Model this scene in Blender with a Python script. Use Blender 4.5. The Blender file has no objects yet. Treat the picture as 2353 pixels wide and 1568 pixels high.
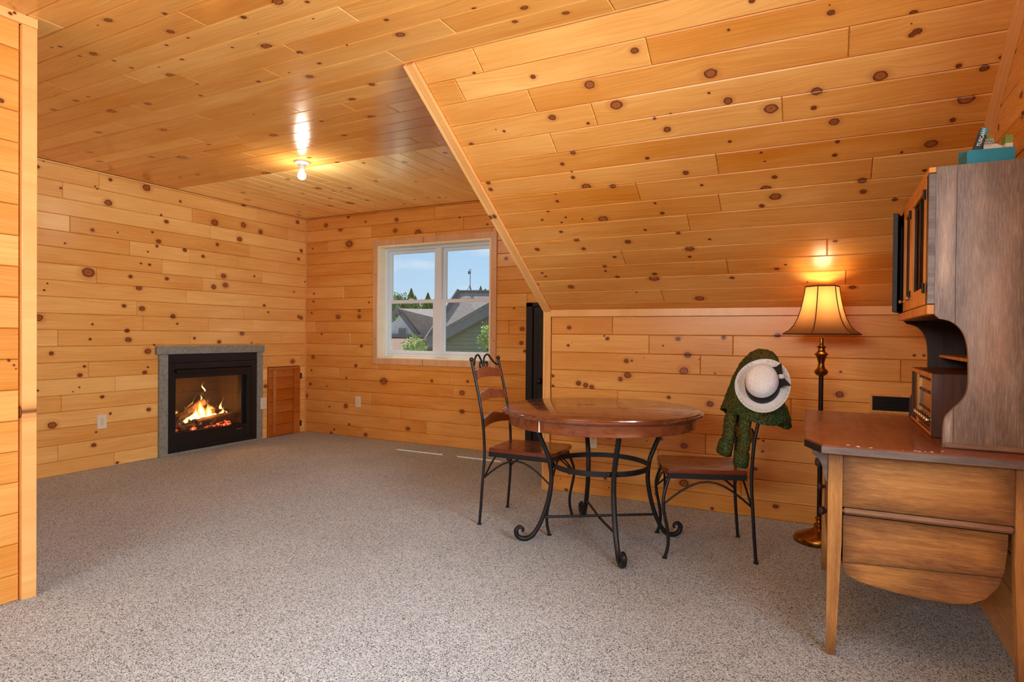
import bpy, bmesh, math, random
from mathutils import Vector, Matrix
C = bpy.context.scene.collection
random.seed(7)
PI = math.pi
R_ = math.radians
# ------------------------------------------------------------------ camera
cam_d = bpy.data.cameras.new('camera'); cam = bpy.data.objects.new('camera', cam_d); C.objects.link(cam)
Rv = Vector((0.88953664, 0.45677094, 0.00921264)); Fv = Vector((-0.45669121, 0.889574, -0.00955124)); Uv = Vector((-0.01255805, 0.00428885, 0.99991195))
m = Matrix.Identity(4)
for i in range(3):
    m[i][0] = Rv[i]; m[i][1] = Uv[i]; m[i][2] = -Fv[i]
m[2][3] = 1.15
cam.matrix_world = m
cam_d.sensor_width = 36; cam_d.lens = 36*1396.4536/2353; cam_d.clip_start = .02; cam_d.clip_end = 300
bpy.context.scene.camera = cam
vs = bpy.context.scene.view_settings
vs.view_transform = 'Standard'; vs.look = 'None'; vs.gamma = 1; vs.use_curve_mapping = False
vs.exposure = 0.0
# ------------------------------------------------------------------ sky
w = bpy.data.worlds.new('sky'); bpy.context.scene.world = w; w.use_nodes = True
nt = w.node_tree; nt.nodes.clear()
def N(nt, t, **k):
    n = nt.nodes.new(t)
    for a, b in k.items(): setattr(n, a, b)
    return n
def L(nt, a, b): nt.links.new(a, b)
o = N(nt, 'ShaderNodeOutputWorld'); bg = N(nt, 'ShaderNodeBackground'); tc = N(nt, 'ShaderNodeTexCoord')
sp = N(nt, 'ShaderNodeSeparateXYZ'); L(nt, tc.outputs['Generated'], sp.inputs[0])
rp = N(nt, 'ShaderNodeValToRGB'); L(nt, sp.outputs[2], rp.inputs[0])
e = rp.color_ramp.elements; e[0].position = -.02; e[0].color = (.22, .24, .22, 1); e[1].position = .6; e[1].color = (.16, .36, .80, 1)
x = e.new(0.0); x.color = (.62, .82, .98, 1); x = e.new(.12); x.color = (.47, .72, .98, 1); x = e.new(.25); x.color = (.34, .60, .94, 1)
mp = N(nt, 'ShaderNodeMapping'); mp.inputs['Scale'].default_value = (1, 1, 2.6); mp.inputs['Location'].default_value = (.35, .1, .22); L(nt, tc.outputs['Generated'], mp.inputs[0])
ns = N(nt, 'ShaderNodeTexNoise'); ns.inputs['Scale'].default_value = 6.5; ns.inputs['Detail'].default_value = 6; L(nt, mp.outputs[0], ns.inputs['Vector'])
cr = N(nt, 'ShaderNodeValToRGB'); L(nt, ns.outputs[0], cr.inputs[0]); cr.color_ramp.elements[0].position = .47; cr.color_ramp.elements[1].position = .66
mx = N(nt, 'ShaderNodeMixRGB'); L(nt, cr.outputs[0], mx.inputs[0]); L(nt, rp.outputs[0], mx.inputs[1]); mx.inputs[2].default_value = (.95, .96, 1, 1)
L(nt, mx.outputs[0], bg.inputs[0]); bg.inputs[1].default_value = 1.0; L(nt, bg.outputs[0], o.inputs[0])
def light(name, kind, loc, energy, color, target=None, size=None, size_y=None, radius=None):
    d = bpy.data.lights.new(name, kind); ob = bpy.data.objects.new(name, d); C.objects.link(ob)
    ob.location = loc; d.energy = energy; d.color = color
    if target is not None:
        ob.rotation_euler = (Vector(target)-Vector(loc)).to_track_quat('-Z', 'Y').to_euler()
    if kind == 'AREA':
        d.shape = 'RECTANGLE'; d.size = size; d.size_y = size_y or size
    if radius is not None: d.shadow_soft_size = radius
    return ob
sun = light('sun', 'SUN', (-4, 8, 9), 9.0, (1, .96, .9), (-4+.348, 8-.366, 9-1.0)); sun.data.angle = R_(.55)
# daylight through the gable window beside the camera and added fill light from behind it
light('gable_window_daylight', 'AREA', (.76, 1.40, 1.48), 182, (.93, .97, 1), (-1, 1.48, 1.44), 1.25, 1.2)
light('rear_fill_light', 'AREA', (-1.3, -2.56, 2.0), 105, (1, .985, .95), (-1.3, 0, 1.55), 2.2, .62)
bpy.context.scene.cycles.use_denoising = True
bpy.context.scene.cycles.max_bounces = 8; bpy.context.scene.cycles.diffuse_bounces = 5
bpy.context.scene.cycles.sample_clamp_indirect = 6
bpy.context.scene.cycles.caustics_reflective = False; bpy.context.scene.cycles.caustics_refractive = False

# ------------------------------------------------------------------ room constants (metres)
XW, YN, ZC, YK, ZK, XK, XR, YS = -5.402, 5.229, 2.4876, 4.161, 1.3366, -1.8076, .611, 2.440
XS, YE, YB = -3.044, 1.387, -2.5            # partition face, its end, rear wall
SLN = 2.0706; SLY, SLZ = .83128, -.55586    # slope direction away from the flat ceiling

# ------------------------------------------------------------------ mesh helpers
def finish(name, bm, mat, parent=None, smooth=False, loc=None, autosmooth=None):
    bmesh.ops.remove_doubles(bm, verts=bm.verts, dist=1e-6)
    bmesh.ops.recalc_face_normals(bm, faces=bm.faces)
    me = bpy.data.meshes.new(name); bm.to_mesh(me); bm.free()
    if smooth:
        me.polygons.foreach_set('use_smooth', [True]*len(me.polygons))
    if autosmooth:
        for p in me.polygons: p.use_smooth = True
        try: me.set_sharp_from_angle(angle=R_(autosmooth))
        except Exception: pass
    if mat: me.materials.append(mat)
    ob = bpy.data.objects.new(name, me); C.objects.link(ob)
    if parent: ob.parent = parent
    if loc: ob.location = loc
    return ob
def thing(name, label, cat, loc=(0, 0, 0), rz=0, group=None):
    o = bpy.data.objects.new(name, None); C.objects.link(o); o.location = loc; o.rotation_euler = (0, 0, rz)
    o.empty_display_size = .1
    return tag(o, label, cat, group)
def tag(o, label, cat, group=None):
    o['label'] = label; o['category'] = cat
    if group: o['group'] = group
    return o
def struct(o): o['kind'] = 'structure'; return o
def box(bm, x0, x1, y0, y1, z0, z1, bev=0, seg=1):
    vs_ = [bm.verts.new((x, y, z)) for x in (x0, x1) for y in (y0, y1) for z in (z0, z1)]
    fs = [(0, 1, 3, 2), (4, 6, 7, 5), (0, 4, 5, 1), (2, 3, 7, 6), (0, 2, 6, 4), (1, 5, 7, 3)]
    ff = [bm.faces.new([vs_[i] for i in f]) for f in fs]
    if bev:
        es = list({e for f in ff for e in f.edges})
        bmesh.ops.bevel(bm, geom=es, offset=bev, segments=seg, affect='EDGES')
    return bm
def B(x0, x1, y0, y1, z0, z1, bev=0, seg=1): return box(bmesh.new(), x0, x1, y0, y1, z0, z1, bev, seg)
def prism(bm, poly, fn, a, b):
    """poly: 2d outline, fn(p, q, h) -> 3d; extruded between heights a and b"""
    A = [bm.verts.new(fn(p, q, a)) for p, q in poly]; Bv = [bm.verts.new(fn(p, q, b)) for p, q in poly]
    n = len(poly)
    bm.faces.new(A[::-1]); bm.faces.new(Bv)
    for i in range(n): bm.faces.new((A[i], A[(i+1) % n], Bv[(i+1) % n], Bv[i]))
    return bm
XZ = lambda p, q, h: (p, h, q)
XY = lambda p, q, h: (p, q, h)
YZ = lambda p, q, h: (h, p, q)
def tube(bm, pts, rad, n=10, cap=True, flat=1.0, up=None):
    pts = [Vector(p) for p in pts]; k = len(pts)
    if not hasattr(rad, '__len__'): rad = [rad]*k
    T = [(pts[min(i+1, k-1)]-pts[max(i-1, 0)]).normalized() for i in range(k)]
    a = Vector(up) if up else (Vector((0, 0, 1)) if abs(T[0].z) < .9 else Vector((1, 0, 0)))
    a = (a-T[0]*a.dot(T[0])).normalized(); rings = []
    for i in range(k):
        a = (a-T[i]*a.dot(T[i])).normalized(); b = T[i].cross(a)
        rings.append([bm.verts.new(pts[i]+(a*math.cos(2*PI*j/n)+b*math.sin(2*PI*j/n)*flat)*rad[i]) for j in range(n)])
    for i in range(k-1):
        for j in range(n): bm.faces.new((rings[i][j], rings[i][(j+1) % n], rings[i+1][(j+1) % n], rings[i+1][j]))
    if cap: bm.faces.new(rings[0][::-1]); bm.faces.new(rings[-1])
    return bm
def lathe(bm, prof, n=32, cx=0, cy=0, cz=0):
    rings = []
    for r, z in prof:
        if r < 1e-5: rings.append([bm.verts.new((cx, cy, cz+z))])
        else: rings.append([bm.verts.new((cx+r*math.cos(2*PI*j/n), cy+r*math.sin(2*PI*j/n), cz+z)) for j in range(n)])
    for a, b in zip(rings, rings[1:]):
        for j in range(n):
            f = [a[j % len(a)], a[(j+1) % n % len(a)], b[(j+1) % n % len(b)], b[j % len(b)]]
            f2 = []
            for v in f:
                if v not in f2: f2.append(v)
            if len(f2) > 2: bm.faces.new(f2)
    return bm
def spline(P, n=6):
    P = [Vector(p) for p in P]; out = []
    for i in range(len(P)-1):
        p0 = P[max(i-1, 0)]; p1 = P[i]; p2 = P[i+1]; p3 = P[min(i+2, len(P)-1)]
        for j in range(n):
            t = j/n
            out.append(.5*((2*p1)+(p2-p0)*t+(2*p0-5*p1+4*p2-p3)*t*t+(3*p1-p0-3*p2+p3)*t**3))
    out.append(P[-1]); return out
def sweep_rect(bm, pts, w, h, up=(0, 0, 1)):
    """rectangular bar along pts: w across, h along up"""
    pts = [Vector(p) for p in pts]; k = len(pts); up = Vector(up); rings = []
    for i in range(k):
        T = (pts[min(i+1, k-1)]-pts[max(i-1, 0)]).normalized(); s = T.cross(up).normalized(); u = s.cross(T).normalized()
        rings.append([bm.verts.new(pts[i]+s*a*w/2+u*b*h/2) for a, b in ((1, 1), (1, -1), (-1, -1), (-1, 1))])
    for i in range(k-1):
        for j in range(4): bm.faces.new((rings[i][j], rings[i][(j+1) % 4], rings[i+1][(j+1) % 4], rings[i+1][j]))
    bm.faces.new(rings[0][::-1]); bm.faces.new(rings[-1]); return bm

# ------------------------------------------------------------------ materials
def lin(r, g, b, k=1.0):
    f = lambda c: ((c/255)/12.92 if c/255 <= .04045 else ((c/255+.055)/1.055)**2.4)
    return (f(r)*k, f(g)*k, f(b)*k, 1)
def newmat(name):
    m = bpy.data.materials.new(name); m.use_nodes = True; nt = m.node_tree; nt.nodes.clear()
    out = N(nt, 'ShaderNodeOutputMaterial'); b = N(nt, 'ShaderNodeBsdfPrincipled'); L(nt, b.outputs[0], out.inputs[0])
    return m, nt, b, out
def MATH(nt, op, a, b=None, c=None, clamp=False):
    n = N(nt, 'ShaderNodeMath', operation=op); n.use_clamp = clamp
    for i, v in enumerate((a, b, c)):
        if v is None: continue
        if isinstance(v, (int, float)): n.inputs[i].default_value = v
        else: L(nt, v, n.inputs[i])
    return n.outputs[0]
def COMB(nt, x, y, z):
    n = N(nt, 'ShaderNodeCombineXYZ')
    for i, v in enumerate((x, y, z)):
        if isinstance(v, (int, float)): n.inputs[i].default_value = v
        else: L(nt, v, n.inputs[i])
    return n.outputs[0]
def NOISE(nt, vec, scale, detail=3, rough=.5, dim='3D'):
    n = N(nt, 'ShaderNodeTexNoise'); n.inputs['Scale'].default_value = scale; n.inputs['Detail'].default_value = detail
    n.inputs['Roughness'].default_value = rough; L(nt, vec, n.inputs['Vector']); return n.outputs[0]
def RAMP(nt, fac, stops, interp='LINEAR'):
    n = N(nt, 'ShaderNodeValToRGB'); n.color_ramp.interpolation = interp; e = n.color_ramp.elements
    e[0].position, e[0].color = stops[0]; e[1].position, e[1].color = stops[-1]
    for p, c in stops[1:-1]: x = e.new(p); x.color = c
    L(nt, fac, n.inputs[0]); return n.outputs[0]
def MIX(nt, fac, a, b, mode='MIX'):
    n = N(nt, 'ShaderNodeMixRGB', blend_type=mode)
    for i, v in enumerate((fac, a, b)):
        if isinstance(v, (int, float)): n.inputs[i].default_value = v
        elif isinstance(v, tuple): n.inputs[i].default_value = v
        else: L(nt, v, n.inputs[i])
    return n.outputs[0]
def BUMP(nt, b, h, strength=.2, dist=.002):
    n = N(nt, 'ShaderNodeBump'); n.inputs['Strength'].default_value = strength; n.inputs['Distance'].default_value = dist
    L(nt, h, n.inputs['Height']); L(nt, n.outputs[0], b.inputs['Normal'])
NK = 8
def pine(name, light=(238, 176, 94), dark=(212, 140, 64), knots=True, rough=.26, spec=.38):
    m, nt, b, out = newmat(name)
    tc = N(nt, 'ShaderNodeTexCoord'); sp = N(nt, 'ShaderNodeSeparateXYZ'); L(nt, tc.outputs['Object'], sp.inputs[0])
    x, y, z = sp.outputs
    oi = N(nt, 'ShaderNodeObjectInfo'); seed = MATH(nt, 'MULTIPLY', oi.outputs['Random'], 37.0)
    f = y; dmin = None; rk = None
    if knots:
        for i in range(NK):
            at = N(nt, 'ShaderNodeAttribute', attribute_type='OBJECT', attribute_name='k%d' % i)
            s2 = N(nt, 'ShaderNodeSeparateXYZ'); L(nt, at.outputs['Vector'], s2.inputs[0])
            dx = MATH(nt, 'SUBTRACT', x, s2.outputs[0]); dy = MATH(nt, 'SUBTRACT', y, s2.outputs[1])
            r = MATH(nt, 'MAXIMUM', s2.outputs[2], 1e-4)
            q = MATH(nt, 'ADD', MATH(nt, 'MULTIPLY', MATH(nt, 'MULTIPLY', dx, dx), .62+.11*(i % 5)), MATH(nt, 'MULTIPLY', dy, dy))
            d2 = MATH(nt, 'DIVIDE', q, MATH(nt, 'MULTIPLY', r, r))
            f = MATH(nt, 'SUBTRACT', f, MATH(nt, 'DIVIDE', MATH(nt, 'MULTIPLY', dy, 1.3), MATH(nt, 'MAXIMUM', d2, 1.0)))
            near = MATH(nt, 'MULTIPLY', MATH(nt, 'LESS_THAN', d2, 6.0), r); rk = near if rk is None else MATH(nt, 'MAXIMUM', rk, near)
            dmin = d2 if dmin is None else MATH(nt, 'MINIMUM', dmin, d2)
        dmin = MATH(nt, 'SQRT', dmin)
    wv = COMB(nt, MATH(nt, 'MULTIPLY', x, 1.4), MATH(nt, 'MULTIPLY', y, 5.0), seed)
    warp = MATH(nt, 'MULTIPLY', MATH(nt, 'SUBTRACT', NOISE(nt, wv, 1.2, 1), .5), .11)
    f2 = MATH(nt, 'ADD', f, warp)
    gv = COMB(nt, MATH(nt, 'MULTIPLY', x, 1.1), MATH(nt, 'MULTIPLY', f2, 75.0), seed)
    g1 = NOISE(nt, gv, 1.9, 4, .65)
    fine = NOISE(nt, COMB(nt, MATH(nt, 'MULTIPLY', x, 9.0), MATH(nt, 'MULTIPLY', f2, 420.0), seed), 1.0, 2, .6)
    big = NOISE(nt, COMB(nt, MATH(nt, 'MULTIPLY', x, 1.6), MATH(nt, 'MULTIPLY', y, 7.0), MATH(nt, 'ADD', seed, 5.0)), 1.0, 2, .5)
    g = MATH(nt, 'ADD', MATH(nt, 'MULTIPLY', g1, .75), MATH(nt, 'MULTIPLY', fine, .25))
    col = RAMP(nt, g, [(.26, lin(*dark)), (.44, lin(*[int(a*.55+c*.45) for a, c in zip(light, dark)])), (.66, lin(*light))])
    # per board tone
    at = N(nt, 'ShaderNodeAttribute', attribute_type='OBJECT', attribute_name='tone')
    tone = MATH(nt, 'ADD', at.outputs['Fac'], MATH(nt, 'MULTIPLY', MATH(nt, 'SUBTRACT', big, .5), .30))
    hsv = N(nt, 'ShaderNodeHueSaturation'); L(nt, col, hsv.inputs['Color'])
    L(nt, MATH(nt, 'ADD', 1.0, tone), hsv.inputs['Value']); L(nt, MATH(nt, 'SUBTRACT', 1.0, MATH(nt, 'MULTIPLY', tone, .45)), hsv.inputs['Saturation'])
    L(nt, MATH(nt, 'ADD', .5, MATH(nt, 'MULTIPLY', tone, .07)), hsv.inputs['Hue'])
    col = hsv.outputs[0]
    if knots:
        nz = NOISE(nt, COMB(nt, MATH(nt, 'MULTIPLY', x, 60.0), MATH(nt, 'MULTIPLY', y, 60.0), seed), 1.0, 2)
        dd = MATH(nt, 'ADD', dmin, MATH(nt, 'MULTIPLY', MATH(nt, 'SUBTRACT', nz, .5), .45))
        h = N(nt, 'ShaderNodeMapRange', interpolation_type='SMOOTHSTEP'); L(nt, dd, h.inputs[0]); h.inputs[1].default_value = 2.3; h.inputs[2].default_value = 1.0; h.inputs[3].default_value = 0; h.inputs[4].default_value = .38
        col = MIX(nt, h.outputs[0], col, lin(176, 98, 44))
        kc = RAMP(nt, MATH(nt, 'MULTIPLY', dd, .8), [(0, lin(86, 38, 18)), (.35, lin(120, 56, 22)), (.62, lin(100, 44, 18)), (.74, lin(52, 24, 14)), (.86, lin(120, 64, 34))])
        kb_ = N(nt, 'ShaderNodeMapRange'); L(nt, rk, kb_.inputs[0]); kb_.inputs[1].default_value = .007; kb_.inputs[2].default_value = .024; kb_.inputs[3].default_value = 0; kb_.inputs[4].default_value = .8
        kl = RAMP(nt, MATH(nt, 'MULTIPLY', dd, .8), [(0, lin(150, 84, 40)), (.3, lin(186, 112, 56)), (.55, lin(164, 92, 44)), (.72, lin(110, 54, 26)), (.8, lin(90, 42, 20)), (.9, lin(180, 104, 50))])
        kc = MIX(nt, kb_.outputs[0], kc, kl)
        kf = N(nt, 'ShaderNodeMapRange'); L(nt, dd, kf.inputs[0]); kf.inputs[1].default_value = 1.10; kf.inputs[2].default_value = .93; kf.inputs[3].default_value = 0; kf.inputs[4].default_value = 1
        col = MIX(nt, kf.outputs[0], col, kc)
    L(nt, col, b.inputs['Base Color'])
    L(nt, MATH(nt, 'ADD', rough-.05, MATH(nt, 'MULTIPLY', g1, .12)), b.inputs['Roughness'])
    b.inputs['Specular IOR Level'].default_value = spec
    BUMP(nt, b, g, .12, .0015)
    return m
M = {}
M['pine'] = pine('knotty_pine')
M['pine_ceiling'] = pine('knotty_pine_ceiling', rough=.17, spec=.85)
M['pine_trim'] = pine('pine_trim', (240, 184, 114), (224, 158, 86), knots=True)
M['pine_raw'] = pine('raw_pine', (255, 246, 222), (244, 228, 192), knots=False, rough=.6)
M['pine_dark'] = pine('stained_pine', (196, 112, 42), (158, 80, 24), knots=True)
M['pine_casing'] = pine('pine_casing', (228, 186, 144), (206, 158, 116), knots=True)
def simple(name, col, rough=.5, metal=0, spec=.5, noise=None, bump=None, coat=0):
    m, nt, b, out = newmat(name)
    b.inputs['Roughness'].default_value = rough; b.inputs['Metallic'].default_value = metal; b.inputs['Specular IOR Level'].default_value = spec
    b.inputs['Coat Weight'].default_value = coat
    tc = N(nt, 'ShaderNodeTexCoord')
    sc, am, det = noise or (14, .12, 3)
    n = NOISE(nt, tc.outputs['Object'], sc, det, .6)
    c0 = tuple(v*(1-am) for v in col[:3])+(1,); c1 = tuple(min(v*(1+am), 1) for v in col[:3])+(1,)
    L(nt, RAMP(nt, n, [(.3, c0), (.7, c1)]), b.inputs['Base Color'])
    if bump: BUMP(nt, b, NOISE(nt, tc.outputs['Object'], bump[0], 3, .6), bump[1], bump[2])
    return m
M['iron'] = simple('black_wrought_iron', lin(30, 31, 36), .42, .3, .5, (60, .2, 2), (90, .15, .001))
M['black'] = simple('black_painted_metal', lin(24, 25, 28), .38, 0, .4)
M['black_paint_shade'] = simple('black_paint_and_shade', lin(22, 22, 23), .5, 0, .4)
M['dark_gap'] = simple('dark_backing', lin(60, 34, 16), .9)
M['stone'] = simple('grey_soapstone', lin(140, 142, 136), .6, 0, .4, (35, .28, 8), (120, .4, .0015))
M['vinyl'] = simple('white_vinyl', lin(226, 241, 255), .35, 0, .5, (4, .02, 1))
M['plastic'] = simple('ivory_plastic', lin(232, 222, 200), .4, 0, .5, (4, .02, 1))
M['plastic_slot'] = simple('dark_slot', lin(40, 34, 30), .6)
M['porcelain'] = simple('white_porcelain', lin(240, 238, 232), .3, 0, .5, (4, .02, 1))
M['brass'] = simple('antique_brass', lin(150, 106, 48), .26, 1, .5, (20, .35, 3))
M['bronze'] = simple('dark_bronze', lin(58, 44, 34), .35, .8, .5, (30, .2, 2))
M['gold'] = simple('champagne_metal', lin(214, 186, 136), .3, .8)
M['chrome'] = simple('worn_chrome', lin(190, 180, 170), .2, 1)
M['teal'] = simple('teal_card', lin(30, 136, 160), .55)
M['card'] = simple('brown_card', lin(190, 140, 90), .7)
M['paper'] = simple('white_card', lin(232, 222, 205), .6)
M['green_card'] = simple('green_card', lin(130, 160, 70), .6)
M['dark_card'] = simple('dark_teal_card', lin(24, 60, 70), .5)
M['ink'] = simple('black_ink', lin(20, 20, 20), .6)
M['white_ink'] = simple('white_ink', lin(240, 245, 245), .6)
def furniture(name, light, dark, wear, axis='x', rough=.35, wscale=3.0, wamt=.5, spec=.5, coat=0.0, edge=None, speck=0):
    m, nt, b, out = newmat(name)
    tc = N(nt, 'ShaderNodeTexCoord'); sp = N(nt, 'ShaderNodeSeparateXYZ'); L(nt, tc.outputs['Object'], sp.inputs[0])
    s = {'x': (3, 42, 42), 'y': (42, 3, 42), 'z': (42, 42, 3)}[axis]
    v = COMB(nt, MATH(nt, 'MULTIPLY', sp.outputs[0], s[0]), MATH(nt, 'MULTIPLY', sp.outputs[1], s[1]), MATH(nt, 'MULTIPLY', sp.outputs[2], s[2]))
    g = NOISE(nt, v, 1.0, 6, .7)
    v2 = COMB(nt, MATH(nt, 'MULTIPLY', sp.outputs[0], s[0]**.5), MATH(nt, 'MULTIPLY', sp.outputs[1], s[1]**.5), MATH(nt, 'MULTIPLY', sp.outputs[2], s[2]**.5))
    wv = NOISE(nt, v2, wscale, 6, .65)
    col = RAMP(nt, g, [(.32, lin(*dark)), (.66, lin(*light))])
    wf = RAMP(nt, wv, [(.46, (0, 0, 0, 1)), (.62, (1, 1, 1, 1))])
    col = MIX(nt, MATH(nt, 'MULTIPLY', wf, wamt), col, lin(*wear))
    sc = NOISE(nt, v2, 11.0, 8, .8)
    sf = RAMP(nt, sc, [(.60, (0, 0, 0, 1)), (.70, (1, 1, 1, 1))])
    col = MIX(nt, MATH(nt, 'MULTIPLY', sf, wamt*.8), col, lin(*[int(c*.55) for c in dark]))
    if edge:    # old stain left dark towards the board's borders
        sg = N(nt, 'ShaderNodeSeparateXYZ'); L(nt, tc.outputs['Generated'], sg.inputs[0])
        ds = []
        for i, k in edge:
            ds.append(MATH(nt, 'MULTIPLY', MATH(nt, 'MINIMUM', sg.outputs[i], MATH(nt, 'SUBTRACT', 1.0, sg.outputs[i])), k))
        dm = ds[0]
        for q in ds[1:]: dm = MATH(nt, 'MINIMUM', dm, q)
        dm = MATH(nt, 'ADD', dm, MATH(nt, 'MULTIPLY', MATH(nt, 'SUBTRACT', NOISE(nt, v2, 3.2, 6, .7), .5), .34))
        ef = RAMP(nt, dm, [(.02, (1, 1, 1, 1)), (.24, (0, 0, 0, 1))])
        col = MIX(nt, MATH(nt, 'MULTIPLY', ef, .88), col, lin(*[int(c*.62) for c in dark]))
    if speck:
        sn = NOISE(nt, v, 5.0, 3, .8)
        col = MIX(nt, speck, col, RAMP(nt, sn, [(.36, lin(*[int(c*.62) for c in dark])), (.5, lin(*dark)), (.66, lin(*[min(int(c*1.15), 255) for c in light]))]))
    L(nt, col, b.inputs['Base Color']); b.inputs['Specular IOR Level'].default_value = spec; b.inputs['Coat Weight'].default_value = coat
    L(nt, MATH(nt, 'ADD', rough, MATH(nt, 'MULTIPLY', wf, .18)), b.inputs['Roughness'])
    BUMP(nt, b, g, .15, .001)
    return m
M['cherry_top'] = furniture('worn_cherry_top', (116, 56, 30), (82, 36, 20), (134, 84, 62), 'x', .20, 2.6, .5, spec=.7, coat=.6)
M['cherry'] = furniture('cherry_wood', (136, 62, 28), (96, 40, 18), (112, 52, 26), 'x', .25, 2, .3, coat=.5)
M['cherry_apron'] = furniture('cherry_apron', (134, 68, 34), (100, 46, 22), (150, 86, 46), 'x', .24, 2, .4, coat=.6)
M['desk_side'] = furniture('worn_honey_wood', (212, 156, 88), (160, 104, 54), (112, 66, 42), 'x', .40, 1.1, .8, edge=((0, 1.6), (2, .8)), speck=.18)
M['desk_leg'] = furniture('worn_honey_leg', (216, 160, 90), (176, 118, 62), (112, 66, 40), 'z', .45, 1.6, .6, edge=((2, 1.2),), speck=.2)
M['desk_top'] = furniture('desk_top_wood', (140, 72, 34), (116, 58, 28), (154, 90, 54), 'y', .33, 1.2, .35, coat=.08)
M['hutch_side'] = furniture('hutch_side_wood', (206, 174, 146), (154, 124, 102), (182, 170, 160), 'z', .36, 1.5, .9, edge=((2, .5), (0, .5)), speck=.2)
M['dark_wood_shade'] = furniture('dark_wood_and_shade', (66, 38, 24), (40, 22, 14), (50, 32, 24), 'z', .4, 2, .4)  # dark wood; also the put-in shade of the hutch interior and stile
M['gold_lamplit'] = furniture('lamplit_golden_wood', (236, 160, 70), (196, 118, 46), (184, 112, 50), 'z', .35, 2, .3)  # lamplight on the hutch front is put into this golden colour
M['grey_edge'] = furniture('grey_worn_edge', (134, 118, 108), (96, 80, 72), (70, 54, 48), 'x', .4, 3, .5)
M['rail'] = furniture('worn_rail', (176, 138, 108), (128, 96, 74), (90, 64, 48), 'x', .35, 2, .5)
M['radio_wood'] = furniture('walnut_veneer', (96, 58, 40), (66, 38, 26), (84, 52, 38), 'z', .36, 2, .3)
def carpet():
    m, nt, b, out = newmat('speckled_carpet')
    tc = N(nt, 'ShaderNodeTexCoord')
    vo = N(nt, 'ShaderNodeTexVoronoi'); vo.inputs['Scale'].default_value = 300; L(nt, tc.outputs['Object'], vo.inputs['Vector'])
    sr = N(nt, 'ShaderNodeSeparateColor'); L(nt, vo.outputs['Color'], sr.inputs[0])
    n1 = NOISE(nt, tc.outputs['Object'], 210, 2, .7)
    f = MATH(nt, 'ADD', MATH(nt, 'MULTIPLY', sr.outputs[0], .55), MATH(nt, 'MULTIPLY', n1, .45))
    col = RAMP(nt, f, [(.24, lin(72, 76, 82)), (.44, lin(198, 211, 224)), (.68, lin(244, 251, 255))])
    big = NOISE(nt, tc.outputs['Object'], 1.6, 4, .6)
    col = MIX(nt, 1.0, col, RAMP(nt, big, [(.3, (.86, .86, .86, 1)), (.7, (1, 1, 1, 1))]), 'MULTIPLY')
    L(nt, col, b.inputs['Base Color']); b.inputs['Roughness'].default_value = .95; b.inputs['Specular IOR Level'].default_value = .1
    h = MATH(nt, 'ADD', MATH(nt, 'MULTIPLY', vo.outputs['Distance'], -1.0), n1)
    BUMP(nt, b, h, .8, .006)
    return m
M['carpet'] = carpet()
def glass(name, tint=(1, 1, 1), refl=.06):
    m = bpy.data.materials.new(name); m.use_nodes = True; nt = m.node_tree; nt.nodes.clear()
    out = N(nt, 'ShaderNodeOutputMaterial'); tr = N(nt, 'ShaderNodeBsdfTransparent'); tr.inputs[0].default_value = tint+(1,)
    gl = N(nt, 'ShaderNodeBsdfGlossy'); gl.inputs['Roughness'].default_value = .03
    mxs = N(nt, 'ShaderNodeMixShader'); fr = N(nt, 'ShaderNodeFresnel'); fr.inputs[0].default_value = 1.45
    L(nt, MATH(nt, 'MULTIPLY', fr.outputs[0], refl/.04*.5, clamp=True), mxs.inputs[0]); L(nt, tr.outputs[0], mxs.inputs[1]); L(nt, gl.outputs[0], mxs.inputs[2]); L(nt, mxs.outputs[0], out.inputs[0])
    return m
M['glass'] = glass('window_glass', (.97, .98, .98))
M['fire_glass'] = glass('fireplace_glass', (.86, .85, .84), .07)
M['door_glass'] = glass('cabinet_glass', (.10, .09, .08), .02)
def emit(name, col, s):
    m = bpy.data.materials.new(name); m.use_nodes = True; nt = m.node_tree; nt.nodes.clear()
    out = N(nt, 'ShaderNodeOutputMaterial'); e = N(nt, 'ShaderNodeEmission'); e.inputs[0].default_value = col; e.inputs[1].default_value = s
    L(nt, e.outputs[0], out.inputs[0]); return m
M['bulb'] = emit('lit_bulb', (1, .93, .82, 1), 9)
M['lamp_bulb'] = emit('warm_bulb', (1, .72, .42, 1), 14)

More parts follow.
